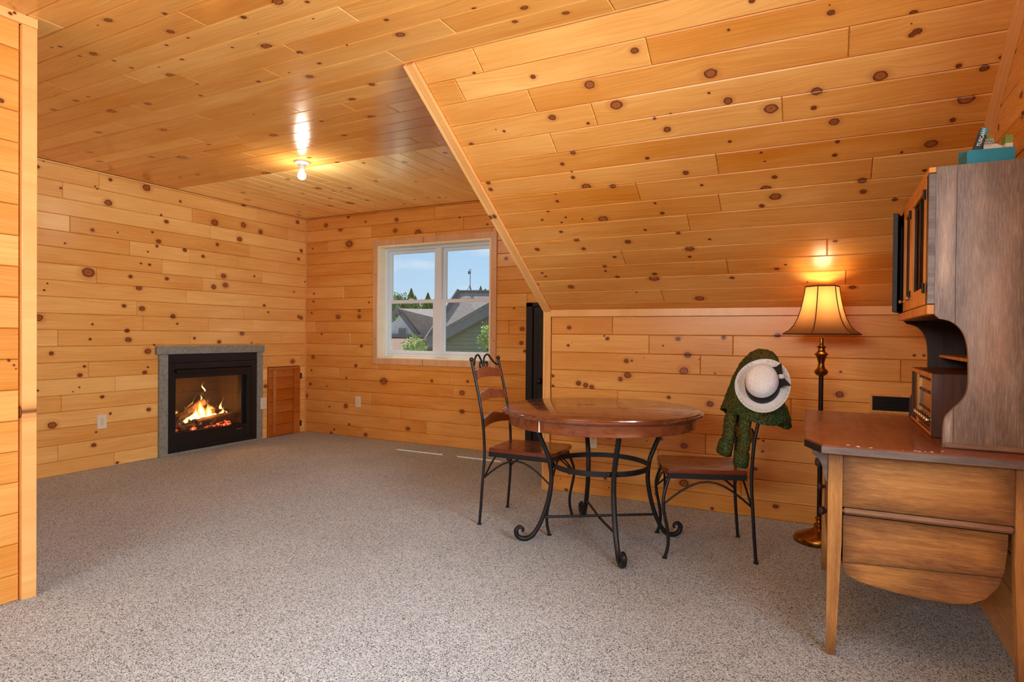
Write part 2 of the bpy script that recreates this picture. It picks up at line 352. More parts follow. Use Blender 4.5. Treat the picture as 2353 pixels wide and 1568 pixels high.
# ------------------------------------------------------------------ planking
JN={'left':{17:[2.948,4.542],16:[2.673,3.788,4.958],14:[2.726,4.442],15:[3.984],13:[3.198,3.763,4.301,4.836],12:[3.493,4.049,4.609],11:[2.928,3.901],10:[3.733],9:[3.264,4.375],8:[3.319,3.967,4.499],7:[2.642,3.775,4.877],4:[3.081],3:[2.667],0:[2.644]},'back':{17:[-3.601],16:[-3.246,-4.432],15:[-5.06],11:[-4.824],8:[-5.258,-2.722],7:[-4.721],4:[-4.892],3:[-4.724,-3.359],2:[-4.417],1:[-5.118,-4.017],0:[-4.18,-3.684],-1:[-4.536]},'knee':{8:[-1.338],7:[-1.075,-0.525],6:[-0.729,0.398],4:[-1.294,-0.179],2:[-0.689],1:[-1.003],0:[-0.465]},'slope':{0:[-1.477],1:[-1.643,-0.689],2:[-1.295,0.071],3:[-1.012],4:[-1.275,-0.177],6:[-0.484],7:[-0.913,0.188],8:[-0.502],9:[-0.684],11:[-1.125,0.009],12:[-0.518],14:[-0.955],13:[0.106]},'ceil':{16:[-3.001],12:[-1.784,-3.257],11:[-2.247,-2.992],13:[-3.742],10:[-2.537,-1.466],9:[-4.065,-0.781,-1.855],8:[-4.622],7:[-2.834],4:[-3.683,-4.121],3:[-3.849,-3.255],6:[-2.51],2:[-3.528,-2.837],5:[-2.293],1:[-2.526,-3.044,-4.125],0:[-2.439]},'dorm':{11:[4.047],12:[4.35],15:[4.167,4.787],20:[4.143],18:[4.345],6:[4.117],5:[4.249],14:[4.666]}}
KN={'left':[(3.531,2.167,0.016),(2.895,1.989,0.0139),(3.098,2.001,0.0068),(3.4,2.049,0.0099),(4.059,2.029,0.0152),(3.458,1.975,0.0175),(3.442,1.928,0.0114),(3.359,1.869,0.0076),(4.365,2.274,0.0259),(4.028,2.243,0.0296),(4.582,2.236,0.0236),(4.318,2.12,0.0236),(3.713,1.93,0.0167),(3.904,1.892,0.0137),(3.376,1.754,0.0099),(3.298,1.757,0.0076),(4.133,1.721,0.022),(4.504,1.754,0.0099),(4.154,1.631,0.0236),(4.021,1.603,0.022),(5.097,2.43,0.0144),(5.114,2.007,0.0144),(2.864,1.635,0.038),(3.207,1.632,0.0144),(3.537,1.642,0.0152),(3.28,1.54,0.0213),(2.567,1.521,0.0061),(2.545,1.467,0.0069),(4.635,1.448,0.0137),(5.119,1.346,0.0144),(4.688,1.377,0.0099),(3.152,1.374,0.0144),(3.309,1.357,0.0205),(3.599,1.297,0.0198),(2.505,1.251,0.0259),(3.64,1.228,0.0091),(2.879,1.085,0.0099),(3.19,1.08,0.0205),(3.179,1.158,0.0167),(3.815,1.092,0.0122),(4.085,1.056,0.0182),(4.354,1.143,0.0213),(3.362,0.976,0.0228),(2.596,0.973,0.0144),(2.836,0.861,0.0099),(2.802,0.79,0.0152),(3.334,0.786,0.016),(3.363,0.833,0.0076),(2.798,0.692,0.0061),(2.501,0.688,0.0076),(2.603,0.406,0.0253),(3.372,0.45,0.0167),(3.041,0.45,0.01),(2.927,0.308,0.0068),(2.909,0.201,0.0154),(3.099,0.02,0.01),(5.034,0.828,0.0236),(4.474,1.044,0.0084),(2.897,1.208,0.0084),(2.69,1.852,0.0069),(5.211,1.751,0.0076),(5.049,1.622,0.0092),(2.498,2.414,0.0125),(2.54,2.465,0.0054),(3.019,2.24,0.0247),(3.036,2.438,0.0124),(2.932,2.338,0.0061),(3.345,2.438,0.0274),(3.666,2.38,0.0106),(4.366,2.477,0.016),(5.097,2.427,0.019),(3.481,2.219,0.0091),(2.659,2.285,0.0085),(5.157,1.33,0.0213)],'ceil':[(-2.753,2.089,0.0153),(-2.839,2.084,0.0041),(-3.212,2.048,0.0092),(-3.148,1.936,0.016),(-3.234,1.951,0.0075),(-2.605,1.908,0.0153),(-2.48,2.015,0.0092),(-2.586,1.836,0.0061),(-2.744,1.834,0.0068),(-2.33,1.621,0.0214),(-1.948,1.708,0.0041),(-2.485,1.684,0.0061),(-1.979,1.87,0.0201),(-1.872,1.815,0.0085),(-2.817,1.708,0.0085),(-3.139,1.76,0.0089),(-3.043,1.616,0.0201),(-3.003,1.704,0.0051),(-2.694,1.359,0.0102),(-2.401,1.286,0.0177),(-2.24,1.378,0.0095),(-1.985,1.462,0.0048),(-2.459,1.368,0.0051),(-2.174,1.064,0.0163),(-3.15,1.368,0.0102),(-3.75,1.64,0.0078),(-3.542,1.426,0.017),(-3.863,1.448,0.0218),(-3.878,1.639,0.0129),(-4.158,1.615,0.0153),(-2.266,1.722,0.0034),(-3.135,1.847,0.0085),(-3.326,0.701,0.0225),(-4.39,0.631,0.0337),(-4.895,1.021,0.0177),(-4.59,0.745,0.0201),(-4.354,1.257,0.0177),(-3.905,1.097,0.0201),(-2.411,0.951,0.017),(-2.497,0.685,0.0221),(-3.125,1.031,0.0051),(-2.833,0.762,0.0109),(-3.915,0.76,0.0092),(-4.166,0.035,0.0347),(-4.746,0.249,0.0153),(-4.964,0.261,0.0109),(-3.397,0.022,0.016),(-3.504,0.211,0.0136),(-5.085,0.847,0.0187),(-2.237,1.507,0.0129),(-1.674,1.562,0.0095),(-2.493,0.686,0.0184),(-2.834,0.762,0.0095),(-2.896,0.491,0.0143),(-4.388,0.632,0.0292),(-3.913,0.751,0.0092),(-3.124,1.03,0.0051),(-1.7,1.433,0.018),(-1.19,1.308,0.0112),(-1.105,1.389,0.0136),(-0.969,1.277,0.0126),(-1.292,1.474,0.0095),(-2.206,1.847,0.0112)],'dorm':[(3.947,0.866,0.0177),(4.169,1.243,0.0262),(4.26,0.957,0.0143),(4.288,1.51,0.016),(4.192,1.898,0.0146),(3.708,2.177,0.0112),(4.308,1.298,0.0116),(4.341,1.37,0.0092),(4.754,1.315,0.0174),(4.7,1.273,0.0109),(4.782,1.073,0.0343),(4.797,0.785,0.0225),(4.538,1.025,0.015),(4.98,1.232,0.0068),(5.056,1.541,0.0133),(4.92,1.938,0.0102),(4.956,2.044,0.0126),(4.985,2.106,0.0099),(4.994,2.196,0.0058),(4.931,1.772,0.0109),(3.812,1.242,0.015),(4.808,1.507,0.0085),(4.626,0.576,0.0109),(4.231,0.215,0.0211),(5.012,0.11,0.0194),(4.352,2.204,0.0092),(4.132,2.627,0.0102),(3.759,2.907,0.0143)],'slope':[(-1.525,0.122,0.0066),(-1.24,0.204,0.0112),(-0.986,0.3,0.0215),(-0.745,0.179,0.0141),(-0.451,0.355,0.022),(-1.225,0.44,0.0157),(-0.891,0.431,0.0228),(-0.47,0.45,0.0054),(-0.395,0.506,0.0182),(-0.653,0.526,0.0052),(-0.731,0.538,0.0071),(-0.684,0.611,0.0154),(-1.513,0.473,0.0071),(-1.737,0.523,0.0121),(-1.554,0.454,0.0036),(-1.055,0.507,0.0077),(-1.189,0.67,0.0137),(-1.271,0.736,0.0113),(-1.325,0.751,0.0058),(-1.59,0.736,0.0061),(-1.543,0.761,0.0053),(-1.569,0.774,0.0046),(-1.53,0.782,0.0046),(-0.411,0.732,0.0068),(-0.446,0.736,0.0058),(-0.815,0.769,0.0089),(-0.642,0.893,0.0138),(-1.237,0.795,0.0057),(-1.241,0.837,0.0115),(-1.186,0.912,0.0201),(-1.039,0.931,0.0139),(-1.769,0.854,0.013),(-1.761,0.803,0.0113),(-0.575,0.988,0.0076),(-1.383,0.946,0.0046),(-1.391,0.999,0.0092),(-0.837,1.085,0.0069),(-1.16,1.173,0.0226),(-1.538,1.137,0.0082),(-1.476,1.073,0.0064),(-1.441,1.112,0.0056),(-1.383,1.133,0.0071),(-1.285,1.158,0.007),(-1.423,1.172,0.0064),(-0.813,1.165,0.0111),(-1.453,1.252,0.0098),(-0.936,1.288,0.0073),(-0.753,1.332,0.0127),(-1.377,1.332,0.0147),(-1.356,1.418,0.0132),(-1.06,1.38,0.0153),(-0.588,1.402,0.0069),(-1.67,1.398,0.0141),(-1.177,1.511,0.0097),(-0.711,1.473,0.0201),(-0.722,1.544,0.0088),(-1.723,1.637,0.0093),(-1.711,1.674,0.0075),(-1.266,1.597,0.0117),(-1.273,1.644,0.0085),(-1.21,1.708,0.0118),(-0.975,1.736,0.0241),(-0.961,1.692,0.0127),(-0.502,1.756,0.0116),(-1.564,1.798,0.0185),(-1.799,1.758,0.0068),(-1.121,1.875,0.0051),(-0.721,1.956,0.0237),(-0.358,0.175,0.0057),(0.008,0.192,0.011),(0.016,0.196,0.0058),(0.003,0.161,0.003),(0.277,0.259,0.011),(0.295,0.336,0.0125),(0.28,0.346,0.0105),(0.274,0.3,0.003),(-0.336,0.43,0.0043),(0.188,0.503,0.0226),(0.448,0.514,0.0105),(0.531,0.543,0.0137),(-0.041,0.528,0.0187),(-0.052,0.61,0.0109),(0.494,0.673,0.0238),(0.028,0.699,0.0175),(-0.223,0.581,0.0235),(0.463,0.77,0.0112),(0.402,0.885,0.0196),(0.043,0.811,0.0086),(0.033,0.887,0.0096),(0.297,0.914,0.0065),(-0.409,0.731,0.0067),(-0.278,0.821,0.0066),(-0.265,0.877,0.0047),(-0.227,0.983,0.0115),(0.151,1.06,0.0159),(0.159,1.133,0.0134),(-0.23,1.115,0.0218),(-0.27,1.054,0.0197),(-0.297,1.173,0.0133),(0.294,1.204,0.0097),(0.395,1.035,0.0074),(0.578,0.506,0.008),(-0.263,0.078,0.0092),(0.047,1.477,0.0093),(-0.249,1.688,0.0105),(-0.202,1.653,0.006),(0.142,1.879,0.0165),(-0.09,1.817,0.0052)],'right':[(3.059,2.001,0.0129),(2.759,2.02,0.0084),(2.728,1.941,0.0137)],'knee':[(0.092,0.948,0.0061),(0.088,0.811,0.019),(0.509,1.056,0.0061),(0.462,1.055,0.0068),(-1.665,1.21,0.0129),(-1.372,1.132,0.0114),(-1.396,1.151,0.0053),(-1.672,1.079,0.0092),(-1.64,1.098,0.003),(-0.876,1.136,0.0137),(-0.977,1.088,0.0061),(-0.583,1.147,0.0122),(-1.233,0.976,0.0152),(-1.194,0.979,0.0076),(-1.105,1.002,0.0038),(-0.812,1.028,0.0183),(-0.835,0.921,0.0236),(-0.737,1.001,0.0038),(-0.634,0.911,0.0053),(-1.274,0.848,0.016),(-1.222,0.877,0.0198),(-1.587,0.805,0.016),(-1.532,0.792,0.0175),(-1.487,0.778,0.0175),(-1.791,0.85,0.0099),(-1.79,0.775,0.0099),(-0.848,0.838,0.0068),(-0.815,0.851,0.0046),(-0.8,0.792,0.0084),(-0.934,0.736,0.0106),(-0.664,0.708,0.0183),(-0.855,0.891,0.0038),(-1.354,0.445,0.0266),(-0.984,0.451,0.0122),(-1.079,0.428,0.0038),(-0.829,0.416,0.0205),(-0.365,0.503,0.0053),(-0.335,0.494,0.0061),(-0.338,0.426,0.0069),(-0.38,0.31,0.0099),(-0.826,0.164,0.0244),(-1.653,0.139,0.0099),(-1.722,0.092,0.0038),(-1.377,0.134,0.0099),(-1.226,0.299,0.0099),(-1.675,0.014,0.0106),(-0.258,0.086,0.0138),(-0.642,0.019,0.0092),(-1.35,0.07,0.0046),(-1.015,0.066,0.0076),(-0.083,0.787,0.0076),(-0.259,1.164,0.0137)],'back':[(-5.094,2.391,0.022),(-4.76,2.463,0.0175),(-4.087,2.375,0.0198),(-4.104,2.26,0.022),(-4.512,2.386,0.0114),(-4.878,2.327,0.0213),(-4.745,2.157,0.038),(-5.297,2.135,0.0091),(-3.804,2.218,0.0304),(-3.295,2.334,0.0084),(-2.969,2.242,0.0091),(-5.274,1.611,0.0106),(-5.279,1.521,0.0122),(-5.308,1.389,0.0122),(-4.903,1.339,0.0251),(-4.594,1.341,0.0205),(-4.594,1.41,0.0175),(-5.15,1.142,0.0106),(-4.456,1.497,0.0099),(-4.561,1.013,0.0144),(-5.282,0.875,0.0213),(-4.638,0.795,0.0175),(-5.307,0.72,0.0106),(-4.775,0.653,0.0114),(-5.325,0.559,0.0167),(-4.245,0.635,0.0365),(-3.615,0.668,0.0137),(-3.181,0.681,0.0122),(-3.247,0.562,0.0243),(-4.78,0.335,0.0236),(-3.245,0.374,0.0213),(-5.066,0.547,0.0076),(-3.918,0.147,0.0198),(-4.728,0.131,0.0114),(-4.952,0.056,0.0106),(-4.996,0.013,0.0152),(-4.491,0.035,0.0175),(-5.024,0.312,0.0091),(-2.576,1.211,0.019),(-2.583,1.075,0.0175),(-2.756,1.895,0.0152),(-2.665,1.41,0.0076),(-2.546,0.997,0.0129),(-5.401,0.42,0.0304)],'stub':[(1.305,1.024,0.0053),(1.323,1.004,0.0046),(1.33,0.988,0.003),(1.278,2.103,0.0089)]}
S_ = {  # surface: origin, along (s), across (t), inward normal
 'left': ((XW, 0, 0), (0, 1, 0), (0, 0, 1), (1, 0, 0)),
 'back': ((0, YN, 0), (1, 0, 0), (0, 0, 1), (0, -1, 0)),
 'knee': ((0, YK, 0), (1, 0, 0), (0, 0, 1), (0, -1, 0)),
 'right': ((XR, 0, 0), (0, 1, 0), (0, 0, 1), (-1, 0, 0)),
 'stub': ((XS, 0, 0), (0, 1, 0), (0, 0, 1), (1, 0, 0)),
 'cheek': ((XK-.05, 0, 0), (0, 1, 0), (0, 0, 1), (-1, 0, 0)),
 'slope': ((0, YS, ZC), (1, 0, 0), (0, SLY, SLZ), (0, SLZ, -SLY)),
 'ceil': ((0, 3.625, ZC), (1, 0, 0), (0, -1, 0), (0, 0, -1)),
 'dorm': ((XW, 0, ZC), (0, 1, 0), (1, 0, 0), (0, 0, -1)),
}
PITCH = {'slope': .1326, 'ceil': .1333, 'dorm': .1333}; OFF = {'slope': 0, 'ceil': 0, 'dorm': .0596-.1333}
def clip(poly, a, b, c):
    """keep a*s+b*t<=c"""
    out = []
    for i in range(len(poly)):
        p, q = poly[i], poly[(i+1) % len(poly)]
        dp = a*p[0]+b*p[1]-c; dq = a*q[0]+b*q[1]-c
        if dp <= 0: out.append(p)
        if (dp < 0 < dq) or (dq < 0 < dp):
            t = dp/(dp-dq); out.append((p[0]+(q[0]-p[0])*t, p[1]+(q[1]-p[1])*t))
    return out
def inset(poly, d):
    n = len(poly); lines = []
    for i in range(n):
        p, q = poly[i], poly[(i+1) % n]; dx, dy = q[0]-p[0], q[1]-p[1]; l = math.hypot(dx, dy)
        if l < 1e-6: continue
        nx, ny = -dy/l, dx/l; lines.append((nx, ny, nx*p[0]+ny*p[1]+d))
    out = []
    for i in range(len(lines)):
        a = lines[i-1]; b = lines[i]; det = a[0]*b[1]-a[1]*b[0]
        if abs(det) < 1e-6: continue
        out.append(((a[2]*b[1]-a[1]*b[2])/det, (a[0]*b[2]-a[2]*b[0])/det))
    return out
def area(p): return .5*sum(p[i][0]*p[(i+1) % len(p)][1]-p[(i+1) % len(p)][0]*p[i][1] for i in range(len(p)))
def plank(surf, poly, parent, knots, tone, mat=None, proud=0.0, name='plank', bev=.0042, thick=.014):
    O, S, T, Nn = [Vector(v) for v in S_[surf]]
    if len(poly) < 3 or abs(area(poly)) < 2e-4: return None
    sg = 1 if S.cross(T).dot(Nn) > 0 else -1
    s0 = (min(p[0] for p in poly)+max(p[0] for p in poly))/2; t0 = (min(p[1] for p in poly)+max(p[1] for p in poly))/2
    P = [((p[0]-s0)*sg, p[1]-t0) for p in poly]
    if area(P) < 0: P = P[::-1]
    P0 = inset(P, .0009); P1 = inset(P, .0009+bev)
    if len(P0) != len(P1) or len(P0) < 3 or area(P1) <= 0 or area(P1) > area(P0):
        P0 = P; P1 = [(p[0]*.97, p[1]*.97) for p in P]
    n = len(P0); bm = bmesh.new()
    a = [bm.verts.new((x, y, 0)) for x, y in P1]; b_ = [bm.verts.new((x, y, -bev)) for x, y in P0]; c_ = [bm.verts.new((x, y, -thick)) for x, y in P0]
    bm.faces.new(a)
    for i in range(n):
        j = (i+1) % n; bm.faces.new((b_[i], b_[j], a[j], a[i])); bm.faces.new((c_[i], c_[j], b_[j], b_[i]))
    me = bpy.data.meshes.new(name); bm.to_mesh(me); bm.free(); me.materials.append(mat or M['pine'])
    ob = bpy.data.objects.new(name, me); C.objects.link(ob)
    mw = Matrix.Identity(4); X = S*sg; loc = O+S*s0+T*t0+Nn*proud
    for i in range(3): mw[i][0] = X[i]; mw[i][1] = T[i]; mw[i][2] = Nn[i]; mw[i][3] = loc[i]
    ob.matrix_world = mw
    if parent: ob.parent = parent
    lo, hi = min(p[0] for p in poly), max(p[0] for p in poly); tl, th = min(p[1] for p in poly), max(p[1] for p in poly)
    ks = sorted([k for k in knots if lo-.03 < k[0] < hi+.03 and tl-.006 < k[1] < th+.006], key=lambda k: -k[2])[:NK]
    for i in range(NK):
        if i < len(ks): ob['k%d' % i] = [(ks[i][0]-s0)*sg, ks[i][1]-t0, ks[i][2]]
        else: ob['k%d' % i] = [50.0+i, 50.0, .001]
    ob['tone'] = tone
    return ob
def planking(surf, parent, s0, s1, tmin, tmax, holes=(), clips=(), extra=0, seams=True, tones={}, joints=True, kn=None, base=0.0):
    P = PITCH.get(surf, .131); off = OFF.get(surf, .112)
    knots = list(KN.get(surf, [])) if kn is None else list(kn)
    rnd = random.Random(surf)
    for _ in range(extra): knots.append((rnd.uniform(s0, s1), rnd.uniform(tmin, tmax), rnd.choice((.005, .006, .008, .012, .018))))
    k = math.floor((tmin-off)/P)
    while off+k*P < tmax-.004:
        a, b = max(off+k*P, tmin), min(off+(k+1)*P, tmax)
        js = sorted(JN.get(surf, {}).get(k, [])) if joints else []
        js = [j for j in js if s0+.08 < j < s1-.08]
        # joints beyond those seen in the photograph
        pts = [s0]+js+[s1]; full = [s0]
        for p, q in zip(pts, pts[1:]):
            if q-p > 2.7 and joints: full.append(p+(q-p)*rnd.uniform(.38, .62))
            full.append(q)
        pts = [full[0]]
        for q in full[1:]:
            if q-pts[-1] > .03 or q == s1: pts.append(q)
        for p, q in zip(pts, pts[1:]):
            rects = [(p, q, a, b)]
            for h in holes:
                nr = []
                for r in rects:
                    x0, x1, y0, y1 = r
                    if h[0] >= x1 or h[1] <= x0 or h[2] >= y1 or h[3] <= y0: nr.append(r); continue
                    if h[0] > x0: nr.append((x0, h[0], y0, y1))
                    if h[1] < x1: nr.append((h[1], x1, y0, y1))
                    c0, c1 = max(h[0], x0), min(h[1], x1)
                    if h[2] > y0: nr.append((c0, c1, y0, h[2]))
                    if h[3] < y1: nr.append((c0, c1, h[3], y1))
                rects = nr
            tone = rnd.gauss(0, .045)+base
            tk = (k, round((p+q)/2, 1))
            for (kk, s, tv) in tones.get(surf, ()):
                if kk == k and p <= s <= q: tone = tv
            for x0, x1, y0, y1 in rects:
                if x1-x0 < .006 or y1-y0 < .006: continue
                poly = [(x0, y0), (x1, y0), (x1, y1), (x0, y1)]
                for c in clips: poly = clip(poly, *c) if poly else poly
                if len(poly) >= 3: plank(surf, poly, parent, knots, tone, M['pine_ceiling'] if surf in ('ceil', 'dorm') else None)
        k += 1
def slab(name, surf, polys, thick=.10, back=.0145, mat=None):
    """wall body behind the boards, one prism per convex patch"""
    O, S, T, Nn = [Vector(v) for v in S_[surf]]; bm = bmesh.new()
    for poly in polys:
        fn = lambda p, q, h: O+S*p+T*q-Nn*h
        prism(bm, poly, fn, back, back+thick)
    return struct(finish(name, bm, mat or M['dark_gap']))
def rect(a, b, c, d): return [(a, c), (b, c), (b, d), (a, d)]
TONES = {'slope': [(7, -1.3, -.16)], 'left': [(9, 3.9, .10), (9, 4.4, .10), (12, 4.3, .10), (6, 5.0, .06)]}
WIN = (-4.328, -2.919, .888, 2.105); DOOR = (-2.527, -1.8, 0, 1.459)
FP = (3.50, 4.57, 0, .97); ACC = (4.684, 5.139, 0, .774)
GW = (.77, 2.03, .86, 2.08)     # gable window opening in the right wall
# floor
bm = bmesh.new(); bm.faces.new([bm.verts.new(v) for v in ((XW-.1, YB-.1, 0), (XR+.1, YB-.1, 0), (XR+.1, YN+.2, 0), (XW-.1, YN+.2, 0))])
fl = struct(finish('floor', bm, M['carpet']))
bm = bmesh.new(); box(bm, XW-.2, XR+.2, YB-.2, YN+.3, -.2, -.004); fb = finish('floor_slab', bm, M['dark_gap'], fl)
# left wall with the fireplace
w = slab('wall_left', 'left', [rect(YE-.1, FP[0], 0, ZC), rect(FP[0], FP[1], FP[3], ZC), rect(FP[1], YN, 0, ZC)])
planking('left', w, YE, YN, 0, ZC, holes=[FP, ACC], tones=TONES, extra=10, base=.12)
w = slab('wall_back', 'back', [rect(XW, WIN[0]-.01, 0, ZC), rect(WIN[1]+.01, DOOR[0], 0, ZC), rect(WIN[0]-.01, WIN[1]+.01, 0, WIN[2]-.01), rect(WIN[0]-.01, WIN[1]+.01, WIN[3]+.01, ZC), rect(DOOR[0], XK, DOOR[3], ZC), rect(DOOR[0], XK, 0, DOOR[3])], thick=.16, back=.0145)
planking('back', w, XW, XK-.05, 0, ZC, holes=[WIN, DOOR], base=-.02)
w = slab('wall_knee', 'knee', [rect(XK-.03, XR+.12, 0, ZK+.03)])
planking('knee', w, XK, XR, 0, ZK-.046, base=-.01)
w = slab('ceiling_slope', 'slope', [rect(XK-.03, XR+.12, -.02, SLN+.06)])
planking('slope', w, XK, XR, 0, SLN, tones=TONES, base=-.05)
w = slab('ceiling', 'ceil', [rect(XW-.12, XR+.12, 1.185, 3.625-YB+.12), rect(XW-.12, XK-.02, 0, 1.185)])
planking('ceil', w, XW, XR, 1.185, 4.4, extra=14)
planking('ceil', w, XW, XK-.03, 0, 1.185)
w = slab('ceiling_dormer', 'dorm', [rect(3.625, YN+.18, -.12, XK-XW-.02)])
planking('dorm', w, 3.625, YN, 0, XK-XW-.03, extra=10, base=.42)  # paler boards, tone raised further in place of bounced window light
sk = SLZ/SLY
# right gable wall: z <= ZC + sk*(y-YS) beyond YS
w = slab('wall_right', 'right', [[(YS, 0), (YK+.1, 0), (YK+.1, ZK+.02), (YS, ZC+.05)], rect(GW[1], YS, 0, ZC), rect(YB, GW[0], 0, ZC), rect(GW[0], GW[1], 0, GW[2]), rect(GW[0], GW[1], GW[3], ZC)])
planking('right', w, .0-.4, YK, 0, ZC, clips=[(-sk, 1, ZC-sk*YS)], holes=[GW], extra=26, base=-.03)
w = slab('wall_partition', 'stub', [rect(YB-.1, YE, 0, ZC+.05)])
planking('stub', w, -1.2, YE-.045, 0, ZC-.028, extra=10, base=-.07)
w = slab('wall_cheek', 'cheek', [[(YK, 0), (YN, 0), (YN, ZC), (YS, ZC), (YK, ZK)]], thick=.03)
planking('cheek', w, YS, YN, 0, ZC, clips=[(sk, -1, -(ZC-sk*YS))], extra=12)
def trimbox(name, x0, x1, y0, y1, z0, z1, mat=None, parent=None, tone=0, bev=.0015, kn=()):
    cx, cy, cz = (x0+x1)/2, (y0+y1)/2, (z0+z1)/2; d = [x1-x0, y1-y0, z1-z0]
    ax = d.index(max(d)); ob = None
    # object's own x runs along the board so the grain does too
    a, b_, c_ = d[ax]/2, d[(ax+1) % 3]/2, d[(ax+2) % 3]/2
    ob = finish(name, B(-a, a, -b_, b_, -c_, c_, bev), mat or M['pine_trim'])
    e = [Vector((1, 0, 0)), Vector((0, 1, 0)), Vector((0, 0, 1))]; mw = Matrix.Identity(4)
    for i in range(3): mw[i][0] = e[ax][i]; mw[i][1] = e[(ax+1) % 3][i]; mw[i][2] = e[(ax+2) % 3][i]
    mw.translation = (cx, cy, cz); ob.matrix_world = mw
    for i in range(NK): ob['k%d' % i] = [50.0, 50.0+i, .001]
    for i, kk in enumerate(kn): ob['k%d' % i] = list(kk)
    ob['tone'] = float(tone)
    if parent:
        ob.parent = parent; ob.matrix_parent_inverse = Matrix.Translation(-parent.location)
    else: struct(ob)
    return ob
tn = [0]
def T(*a, **k): tn[0] += 1; return trimbox('trim_%d' % tn[0], *a, **k)
T(XS-.02, XS+.018, YE-.043, YE+.012, 0, ZC-.0405, tone=.02, kn=[(-.42, .0, .02)])     # partition corner board
T(XS, XS+.020, -1.2, YE+.013, ZC-.0395, ZC, tone=.03, kn=[(1.2, .0, .006), (1.215, .01, .005)])
T(XW, XS-.02, YE-.1, YE, 0, ZC, tone=0)                     # return of the partition
T(XK, XR, YK-.016, YK, ZK-.047, ZK+.004, tone=.03)          # band under the slope
T(XK-.058, XK-.0405, YK-.02, YK+.03, 0, ZK-.006, tone=.06)
T(XK-.040, XK, YK-.018, YK, 0, ZK-.006, tone=.04)
def slopetrim(x0, x1, t0, t1, pr, tone, d=0.03):
    tn[0] += 1
    O, S, Tt, Nn = [Vector(v) for v in S_['slope']]
    L_ = (t1-t0)/2; ob = finish('trim_%d' % tn[0], B(-L_, L_, -(x1-x0)/2, (x1-x0)/2, -(pr+d)/2, (pr+d)/2, .0012), M['pine_trim'])
    mw = Matrix.Identity(4); c = O+S*((x0+x1)/2)+Tt*((t0+t1)/2)+Nn*((pr-d)/2); Y = Nn.cross(Tt)
    for i in range(3): mw[i][0] = Tt[i]; mw[i][1] = Y[i]; mw[i][2] = Nn[i]; mw[i][3] = c[i]
    ob.matrix_world = mw; struct(ob); ob['tone'] = tone
    for i in range(NK): ob['k%d' % i] = [50.0, 50.0+i, .001]
    ob['k0'] = [.02, .0, .012]
    return ob
slopetrim(XK-.040, XK, 0.0, SLN-.002, .020, -.02)
slopetrim(XK-.058, XK-.0405, 0.0, SLN+.004, .021, .07, d=.05)
slopetrim(XR-.036, XR, 0.0, SLN-.03, .016, -.05)
T(XW, XW+.012, YN-.012, YN, 0, ZC, tone=-.03)               # corner bead
# rear wall behind the camera, its window opening added for the fill light
bm = bmesh.new()
for a in ((XW, -2.45, 0, ZC), (-.15, XR, 0, ZC), (-2.45, -.15, 0, 1.66), (-2.45, -.15, 2.34, ZC)): box(bm, a[0], a[1], YB-.1, YB, a[2], a[3])
rw = struct(finish('wall_rear', bm, M['pine'])); rw['tone'] = 0.0
for i in range(NK): rw['k%d' % i] = [50.0, 50.0+i, .001]
def vinyl_window(name, parent, axis, a0, a1, z0, z1, c0, c1):
    """plain double unit; axis 'x' spans x at depth c0..c1 in y"""
    def bb(p0, p1, q0, q1, d0=c0, d1=c1):
        return B(p0, p1, d0, d1, q0, q1, .003) if axis == 'x' else B(d0, d1, p0, p1, q0, q1, .003)
    for p in ((a0, a0+.05, z0, z1), (a1-.05, a1, z0, z1), (a0, a1, z0, z0+.05), (a0, a1, z1-.05, z1), ((a0+a1)/2-.05, (a0+a1)/2+.05, z0, z1)):
        finish('window_frame', bb(*p), M['vinyl'], parent)
w2 = struct(finish('window_2', B(XR+.10, XR+.104, GW[0]+.03, GW[1]-.03, GW[2]+.03, GW[3]-.03), M['glass'])); vinyl_window('f', w2, 'y', GW[0], GW[1], GW[2], GW[3], XR+.06, XR+.12)
w3 = struct(finish('added_fill_window', B(-2.42, -.18, YB-.05, YB-.046, 1.69, 2.31), M['glass'])); vinyl_window('f', w3, 'x', -2.45, -.15, 1.66, 2.34, YB-.09, YB-.03)
# ------------------------------------------------------------------ window in the back wall
cs = .064
win = struct(finish('window_1', B(-4.30, -2.95, YN+.146, YN+.15, .90, .93), M['vinyl']))
win['label'] = 'white vinyl double-hung twin window with pine casing'
for nm, a in (('casing', (WIN[0]-cs, WIN[0], YN-.016, YN, WIN[2]-cs, WIN[3]+cs)), ('casing', (WIN[1], WIN[1]+cs, YN-.016, YN, WIN[2]-cs, WIN[3]+cs)), ('casing', (WIN[0], WIN[1], YN-.016, YN, WIN[3], WIN[3]+cs)), ('casing', (WIN[0], WIN[1], YN-.016, YN, WIN[2]-cs, WIN[2]))):
    trimbox(nm, *a, parent=win, mat=M['pine_casing'], tone=-.02, kn=[(.3, .01, .004), (-.4, .01, .004), (-.1, -.01, .003)])
for a in ((WIN[0]-.002, WIN[0]+.018, YN-.013, YN+.16, WIN[2]+.0162, WIN[3]-.0182), (WIN[1]-.018, WIN[1]+.002, YN-.013, YN+.16, WIN[2]+.0162, WIN[3]-.0182), (WIN[0], WIN[1], YN-.013, YN+.16, WIN[3]-.018, WIN[3]+.002), (WIN[0], WIN[1], YN-.013, YN+.16, WIN[2]-.002, WIN[2]+.016)):
    trimbox('jamb', *a, mat=M['pine_raw'], parent=win)
Y0 = YN+.095; ux0, ux1, uz0, uz1 = -4.310, -2.937, .904, 2.087; mul = (-3.650, -3.570)
def wf(n, x0, x1, z0, z1, y0=Y0, y1=Y0+.075, bev=.003): return finish(n, B(x0, x1, y0, y1, z0, z1, bev), M['vinyl'], win)
wf('window_frame', ux0, ux0+.028, uz0, uz1); wf('window_frame', ux1-.028, ux1, uz0, uz1)
